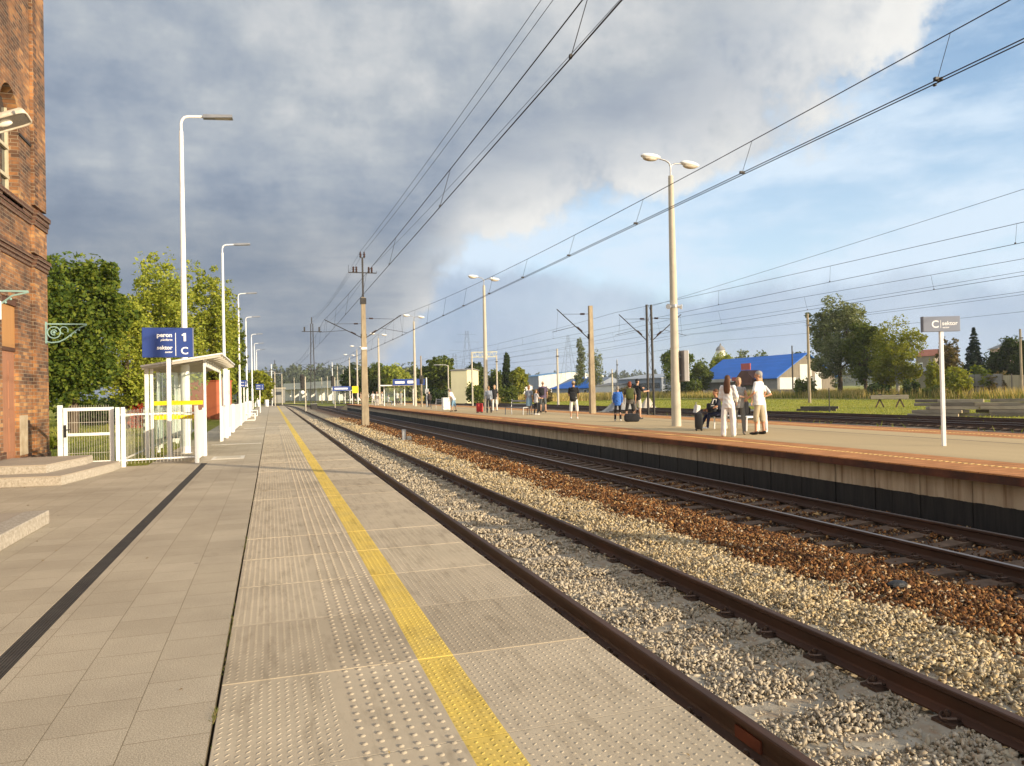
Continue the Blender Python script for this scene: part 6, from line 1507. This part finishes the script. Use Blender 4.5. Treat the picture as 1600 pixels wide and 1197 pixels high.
# blue roofed workshop with gable at its right
d0, d1 = 142., 124.
o, ln = gable_house('workshop', 'workshop with bright blue roof, red sign board and white and brown gable', 1093, 1215, 178., 150., hz(592,163), hz(559,163), 14., m_greyw, m_blueroof, over=.6)
he, hr = hz(592,163), hz(559,163)
part('gable_panel', MB().box((ln+.01,.5,.2),(ln+.05,4.4,he*.95)).box((ln+.045,5.4,he*.2),(ln+.09,8.2,he*1.6)).box((ln+.045,9.,he*.2),(ln+.09,10.6,he*1.2)), m_wallw, o)
part('gable_boarding', MB().prism([(.2,he*.96),(7.,hr-.5),(13.8,he*.96)], ln+.008, ln+.04, 'x').box((ln+.008,10.8,.2),(ln+.045,13.8,he*.95)), m_wood3, o)
dm = part('dormer', MB().prism([(ln*.57,he*.60),(ln*.77,he*.60),(ln*.77,he*.98),(ln*.70,he+(hr-he)*.34),(ln*.64,he+(hr-he)*.34),(ln*.57,he*.98)], -1.2, 4.5, 'y'), M('brown_tile', (.13,.06,.045), (.09,.045,.035), .6, .9), o)
part('sign_board', MB().box((ln*.63,-1.0,he+(hr-he)*.36),(ln*.74,-.8,he+(hr-he)*.66)), m_fade, o)
part('eaves_band', MB().box((.3,-.75,he*.80),(ln*.52,-.62,he*.98)), m_wallw, o); part('red_eaves_sign', MB().box((ln*.50,-.80,he*.85),(ln*.58,-.70,he*1.05)), m_fade, o)
# white hall with blue roof; small house with deep blue roof
o, ln = gable_house('hall', 'big white hall with pale blue roof, left of the small deep blue roof', 808, 842, 285., 262., hz(589,273,825), hz(583,273,825), 25., m_wallg, m_hallb, over=.2)
part('gable_wall', MB().prism([(0,0),(25,0),(25,hz(589,273,825)),(12.5,hz(583,273,825)-.1),(0,hz(589,273,825))], ln+.01, ln+.1, 'x'), m_wallw, o)
o, ln = gable_house('small_house', 'low house with deep blue hipped roof before the white hall', 862, 926, 240., 222., hz(606,231,890), hz(590,231,890), 15., m_wallg, m_blueroof, over=.6, hip=7., wins=3)
part('chimney', MB().box((ln*.55,4.2,hz(590,231,890)-.3),(ln*.55+.6,4.9,hz(590,231,890)+1.2)), m_wallw, o)
o, ln = gable_house('shed', 'small grey shed with a white door side left of the white hall', 792, 806, 250., 246., hz(604,248,800), hz(598,248,800), 7., m_wallw, m_greyw, over=.2)
o, ln = gable_house('cream_house', 'pale cream house between dark trees left of the second double lamp', 705, 730, 139., 138., hz(579,139,718), hz(577,139,718), 6., m_cream, m_greyw, over=.15)
part('annex', MB().box((-1.6,.5,0),(-.01,5.,2.4)), m_cream, o)
o, ln = gable_house('flat_building', 'long low grey blue building with a row of dark windows behind the blue hooded person', 966, 1034, 215., 195., hz(592,205,1000), hz(585,205,1000), 18., m_wallg, M('pale_roof', (.42,.44,.46), None, .3, .6), over=.4)
o_ = part('window_band', MB().box((.8,-.06,hz(592,205,1000)*.45),(ln-.8,-.01,hz(592,205,1000)*.75)), m_win, o)
o, ln = gable_house('white_store', 'low white building with slanting top, right of the brown concrete mast', 930, 964, 215., 208., hz(603,211,945), hz(599,211,945), 12., m_wallw, m_greyw, over=.2)
o, ln = gable_house('white_store', 'white low building behind the yellow green birch', 1412, 1453, 124., 118., hz(582,121,1430), hz(575,121,1430), 7., m_wallw, M('grey_roofing', (.36,.35,.34), None, .4, .8), over=.3)
o, ln = gable_house('tiled_house', 'distant house with reddish tiled roof behind the brownish tree', 1432, 1462, 250., 245., hz(556,248,1447), hz(546,248,1447), 12., m_wood3, m_tile, over=.5, wins=2)
o, ln = gable_house('tiled_house', 'distant pale pink house between the spruce and the dark right trees', 1548, 1562, 210., 205., hz(545,208,1555), hz(535,208,1555), 9., M('pink_render', (.55,.38,.30), None, .5, .9), m_greyw, over=.4)
# domed tower above the trees
c = atd(1127,600,330.); tw = thing('domed_tower', (c.x,c.y,Z_G), 'round domed tower rising over the trees behind the blue roof', 'tower'); zt = atd(1127,548,330.).z-Z_G; k = 330/F_PX
part('drum', MB().lathe([(7*k,0),(7*k,zt)], n=20), m_wallw, tw); part('dome', MB().lathe([(7.4*k,zt),(7.*k,zt+2*k),(5.4*k,zt+5*k),(2.6*k,zt+7.5*k),(1.2*k,zt+8.5*k),(1.2*k,zt+10*k),(.2*k,zt+12*k)], n=20), m_greyw, tw, True)
# overpass far away
a, u, v, ln = frame_at(452, 552, 330., 270.); op = thing('road_overpass', a, 'long grey road overpass with pale railing in front of the wooded hill', 'bridge', None, math.atan2(u.y,u.x))
zt = atd(500,606,300.).z-Z_G; k = 300/F_PX
part('deck', MB().box((-8,0,zt-.2),(ln+5,7,zt+1.1)), M('overpass_grey', (.64,.60,.52), (.56,.53,.46), .2, .9), op)
part('barrier', MB().box((-8,-.1,zt+1.101),(ln+5,.1,zt+2.5)), M('noise_barrier', (.60,.57,.48), (.52,.50,.43), .3, .95, spec=.1), op)
for j in range(8): part('pier', MB().box((j*ln/7-.5,1,0),(j*ln/7+.5,6,zt-.2)), m_wallw, op)
part('abutment', MB().box((-14,0,-.5),(-8.01,8,zt+.6)).box((ln*.0,7.1,0),(ln*.45,7.4,zt*.8)), m_wallw, op)
c = atd(435,622,240.); hut = thing('signal_hut', (c.x,c.y,Z_G), 'small pale railway hut at the end of the near platform', 'hut'); part('wall', MB().box((-2,-2,0),(2,2,4.6)), m_greyw, hut); part('roof', MB().box((-2.3,-2.3,4.601),(2.3,2.3,4.9)), m_concl, hut); part('window', MB().box((-1.2,-2.05,2.6),(1.2,-2.001,3.6)), m_win, hut)
# orange container behind the shelter
a, u, v, ln = frame_at(338, 362, 49., 51., -.1); oc = thing('orange_container', a, 'orange red container behind the waiting shelter', 'container', None, math.atan2(u.y,u.x))
part('body', MB().box((0,0,.1),(ln,2.4,2.6)), M('orange_paint', (.42,.13,.06), (.34,.095,.045), .8, .7, stretch=(6,1,.3)), oc); part('roof_rim', MB().box((-.04,-.04,2.601),(ln+.04,2.44,2.68)), M('orange_rim', (.40,.09,.035), None, 1., .6), oc)
# concrete fence and boards at the right
a, u, v, ln = frame_at(1496, 1566, 101., 98.); cf = thing('concrete_fence', a, 'grey concrete panel fence with faint dark letters, right of the sector sign', 'fence', None, math.atan2(u.y,u.x))
for j in range(5): part('panel', MB().box((j*ln/5+.03,0,0),((j+1)*ln/5-.03,.12,hz(585,100,1530))), m_greyw, cf)
mb = MB()
for j in range(12): mb.box((ln*.22+j*.16,-.012,1.42),(ln*.22+j*.16+.10,-.002,1.62 if j % 3 else 1.55))
part('graffiti', mb, m_dark, cf)
a, u, v, ln = frame_at(1567, 1640, 98., 95.); wf = thing('board_fence', a, 'pale beige board fence at the right edge', 'fence', None, math.atan2(u.y,u.x)); part('boards', MB().box((0,0,0),(ln,.1,hz(586,97,1590))), M('beige_boards', (.46,.40,.27), (.36,.31,.20), 2., .9, stretch=(5,5,.2)), wf)
for j in range(6): part('post', MB().box((j*ln/5-.08,-.1,0),(j*ln/5+.08,-.002,hz(585,97,1590)+.1)), m_wood3, wf)
a, u, v, ln = frame_at(1100, 1250, 158., 136.); lf_ = thing('mesh_fence', a, 'low grey fence in front of the blue roofed workshop', 'fence', None, math.atan2(u.y,u.x)); part('panel', MB().box((0,0,0),(ln,.06,1.5)), m_greyw, lf_)
for j in range(8): part('post', MB().box((j*ln/7-.06,-.08,0),(j*ln/7+.06,-.002,1.62)), m_concl, lf_)
# poles, pylons
def pole(label, px, yb, yt, d, r=.13, mat=None, arm=False, grp='poles beyond the tracks'):
    c = atd(px, yb, d); h_ = atd(px, yt, d).z - Z_G; o = thing('utility_pole', (c.x,c.y,Z_G), label, 'pole', grp); part('shaft', MB().cyl((0,0,0),(0,0,h_),r,r*.7,n=8), mat or m_concl, o)
    part('cap', MB().box((-r*1.6,-r*1.2,h_*.86),(r*1.3,-r*.9,h_*.88)) if not arm else MB().tube([(0,0,h_-.05),(-.6,-.1,h_+.1),(-2.6,-.4,h_+.1)], .05, 6), m_dark if not arm else m_steel, o); return o
pole('tall concrete pole in the grass left of the tall poplar', 1265, 625, 490, 92., .20, m_conc)
pole('dark pole in front of the gable of the blue roofed house', 1239, 605, 540, 140., .16, m_dark)
pole('thin dark post standing by the dark pile of sleepers', 1296, 640, 606, 60., .05, m_dark)
pole('pale concrete pole right of the purple T-shirt man, in the grass', 872, 620, 545, 105., .17, m_concl)
pole('thin pale pole beside the blue hooded person', 957, 615, 577, 120., .15, m_concl)
pole('grey pole behind the blue hooded person, right of the thin pale one', 965, 612, 562, 150., .16, m_steel)
pole('concrete pole with dark top at the right edge above the board fence', 1596, 590, 514, 96., .18, m_conc)
pole('lamp pole with long arm reaching left, right of the dark round trees', 701, 620, 571, 130., .14, m_concl, True)
pole('pale pole holding a light gantry right of the second double lamp', 777, 622, 555, 120., .16, m_concl)
for j, (px, yb, yt, d) in enumerate(((425,632,569,150.),(430,628,581,160.),(441,630,584,175.),(520,625,566,200.),(528,625,572,190.),(537,622,578,180.),(460,620,590,210.),(503,622,590,190.),(512,622,588,200.))):
    pole(['white pole at the end of the near platform, left of the yellow line end','grey lamp pole beyond the end of the near platform','small pale lamp pole left of the curved rails','slim pale pole with white top left of the far name board','pale pole behind the far name board','thin pole right of the far name board','thin pale pole on the overpass slope','pale pole right of the dark red signal','second pale pole right of the dark red signal'][j], px, yb, yt, d, .13, m_white if j in (0,3) else m_concl, j in (1,2), 'poles by the station throat')
c = atd(757,555,121.); zt_ = atd(757,553,121.).z; gy = thing('light_gantry', (c.x,c.y,zt_), 'yellowish lattice beam on poles behind the second double lamp', 'gantry'); gu = atd(777,555,121.)-atd(737,555,121.); gu.z = 0
part('beam', MB().bar(-gu/2+Vector((0,0,.3)), gu/2+Vector((0,0,.3)), .12,.12).bar(-gu/2-Vector((0,0,.5)), gu/2-Vector((0,0,.5)), .12,.12), m_cream, gy)
mb = MB()
for j in range(9): mb.bar(-gu/2+gu*(j/9)+Vector((0,0,.3 if j%2 else -.5)), -gu/2+gu*((j+1)/9)+Vector((0,0,-.5 if j%2 else .3)), .06,.06)
part('lacing', mb, m_cream, gy)
part('gantry_leg', MB().cyl(-gu/2-Vector((0,0,zt_-Z_G)), -gu/2+Vector((0,0,.3)), .13,n=8), m_concl, gy)
m_pyl = M('pylon_steel', (.10,.11,.12), None, 3., .7)
def pylon(label, px, yb, yt, d, wb_=6.):
    c = atd(px, yb, d); h_ = atd(px, yt, d).z-Z_G; o = thing('power_pylon', (c.x,c.y,Z_G), label, 'pylon', 'lattice power pylons'); mb = MB(); n = 9; th_ = d/F_PX*.24
    W_ = lambda f: wb_/2*(1-f)**1.2+.3
    for sx, sy in ((-1,-1),(1,-1),(1,1),(-1,1)):
        for j in range(n): f0, f1 = j/n, (j+1)/n; mb.bar((sx*W_(f0),sy*W_(f0),h_*f0),(sx*W_(f1),sy*W_(f1),h_*f1),th_,th_)
    part('leg', mb, m_pyl, o); mb = MB()
    for j in range(n):
        f0, f1 = j/n, (j+1)/n; s_ = 1 if j % 2 else -1; mb.bar((s_*W_(f0),-W_(f0),h_*f0),(-s_*W_(f1),-W_(f1),h_*f1),th_*.6,th_*.6).bar((-s_*W_(f0),W_(f0),h_*f0),(s_*W_(f1),W_(f1),h_*f1),th_*.6,th_*.6)
    part('bracing', mb, m_pyl, o); mb = MB()
    for f, l in ((.72,.26),(.84,.20),(.95,.14)): mb.bar((-h_*l,0,h_*f),(h_*l,0,h_*f),th_*.8,th_*.8)
    part('crossarm', mb, m_pyl, o)
pylon('far lattice pylon behind the small blue roofed house', 889, 600, 524, 260.); pylon('lattice pylon between the cream house and the second double lamp', 731, 600, 517, 200., 4.)
pylon('smaller lattice pylon in front of the cream house', 711, 600, 553, 170., 1.5)

# heaps, sleepers and buffer stop on the grass
def heap(label, px, yb, wpx, hpx, d, cols, name='gravel_heap'):
    c = atd(px, yb, d); w_ = wpx*d/F_PX; h_ = hpx*d/F_PX; o = thing(name, (c.x,c.y,Z_G), label, 'heap', 'gravel heaps'); mb = MB(); n, m_ = 36, 14; V = []
    for j in range(m_+1):
        f = j/m_
        for i in range(n): a = 6.283*i/n; rr = w_/2*f*(1+.12*math.sin(a*3+1)+.06*math.sin(a*7)); V.append((rr*math.cos(a), rr*.6*math.sin(a), h_*(.5+.5*math.cos(math.pi*f**.85))*(1+.12*math.sin(a*2+f*5)+.06*math.sin(a*5+f*9))-.03))
    mb.v = V; mb.f = [(j*n+i,(j+1)*n+i,(j+1)*n+(i+1)%n,j*n+(i+1)%n) for j in range(m_) for i in range(n)]
    part('body', mb, M('gravel', cols[0], cols[1], 9., .95, bump=1., bscale=12), o)
heap('grey gravel heap on the grass right of the brown concrete mast', 970, 640, 74, 21, 76., ((.30,.29,.27),(.20,.19,.18)))
heap('pale beige sand heap behind the red haired person', 1012, 640, 40, 17, 80., ((.52,.46,.37),(.42,.36,.28)))
m_olds = [M('grey_old_timber', (.20,.165,.12), (.12,.10,.075), 3., .95, bump=.5, bscale=15, stretch=(.4,2,2)), M('grey_old_timber', (.30,.25,.18), (.20,.165,.12), 3., .95, bump=.5, bscale=15, stretch=(.4,2,2))]
m_old = M('grey_old_timber', (.40,.335,.24), (.27,.22,.155), 3., .95, bump=.5, bscale=15, stretch=(.4,2,2))
m_old2 = M('dark_tarred_timber', (.07,.06,.05), (.04,.035,.03), 3., .9, bump=.4, bscale=15)
m_cut = M('timber_end', (.60,.48,.28), (.44,.35,.21), 6., .9)
def timber(label, c, L_, rz, mat, grp, w_=.26, h_=.20):
    o = thing('timber_sleeper', c, label, 'sleeper', grp, rz); part('beam', MB().bbox((-L_/2,-w_/2,0),(L_/2,w_/2,h_),.018), mat, o)
    part('end_face', MB().box((-L_/2-.004,-w_/2+.02,.02),(-L_/2-.0005,w_/2-.02,h_-.02)).box((L_/2+.0005,-w_/2+.02,.02),(L_/2+.004,w_/2-.02,h_-.02)), m_cut, o); return o
LG = G(1530,652,-.80); kk = 0; ang0 = math.atan2((G(1600,650,-.8)-G(1460,650,-.8)).y, (G(1600,650,-.8)-G(1460,650,-.8)).x)
ux = Vector((math.cos(ang0),math.sin(ang0),0)); uy = Vector((-ux.y,ux.x,0))
rows = ['lowest row','second row','third row','fourth row','top row']
for lev, cnt in enumerate((6,6,6,5,3)):
    for j in range(cnt):
        px_ = -1.9+random.uniform(-.8,.5)+lev*.12 if j % 2 == 0 else 1.4+random.uniform(-.5,.8)
        c = LG + ux*px_ + uy*(.35+(j//2)*.46+lev*.14+random.uniform(-.1,.1)) + Vector((0,0,.02+lev*.225))
        side = 'left' if j % 2 == 0 else 'right'
        nth = ['front','middle','rear'][j//2]
        timber('old grey timber in the %s of the big stack, %s, %s half' % (rows[lev], nth, side), c, random.uniform(2.5,3.2), ang0+random.uniform(-.20,.20), random.choice(m_olds+[m_old]), 'timbers of the big sleeper stack')
c0 = G(1278,643,-.80); a0 = ang0
for j in range(5):
    c = c0 + ux*random.uniform(-.5,.5) + uy*(j%3)*.4 + Vector((0,0,.02+(j//3)*.21)); timber('dark tarred sleeper of the low pile by the thin dark post, %s' % ['nearest at the bottom','middle at the bottom','rear at the bottom','front on top','rear on top'][j], c, 2.7, a0+random.uniform(-.08,.08), m_old2, 'dark sleepers of the low pile')
cB = G(1390,637,-.80); bs = thing('buffer_stop', cB, 'old wooden buffer stop beam on two splayed rusty supports standing on the grass', 'buffer stop', None, ang0+.12)
part('beam', MB().bbox((-1.55,-.17,.78),(1.55,.17,1.16),.03), m_old, bs); part('end_plate', MB().box((-1.62,-.14,.80),(-1.551,.14,1.05)), m_dark, bs); part('buffer_block', MB().bbox((-.95,-.12,1.161),(-.6,.12,1.26),.02).bbox((.55,-.12,1.161),(.85,.12,1.24),.02), m_old2, bs)
for x in (-.8,.85): part('support', MB().bar((x-.35,-.12,0),(x,0,.80),.10,.10).bar((x+.35,.12,0),(x,0,.80),.10,.10), m_rail, bs)

# ------------------------------------------------------------------ air
hzm = bpy.data.materials.new('air'); hzm.use_nodes = True; t = NT(hzm.node_tree)
pv = t.n('ShaderNodeVolumePrincipled'); pv.inputs['Color'].default_value = (.93,.95,1,1); pv.inputs['Density'].default_value = .00017
pv.inputs['Anisotropy'].default_value = .2
o_ = t.n('ShaderNodeOutputMaterial'); t.t.links.new(pv.outputs[0], o_.inputs['Volume'])
struct('haze', MB().box((-950,-100,-3.2),(950,1650,70)), hzm, 'stuff')
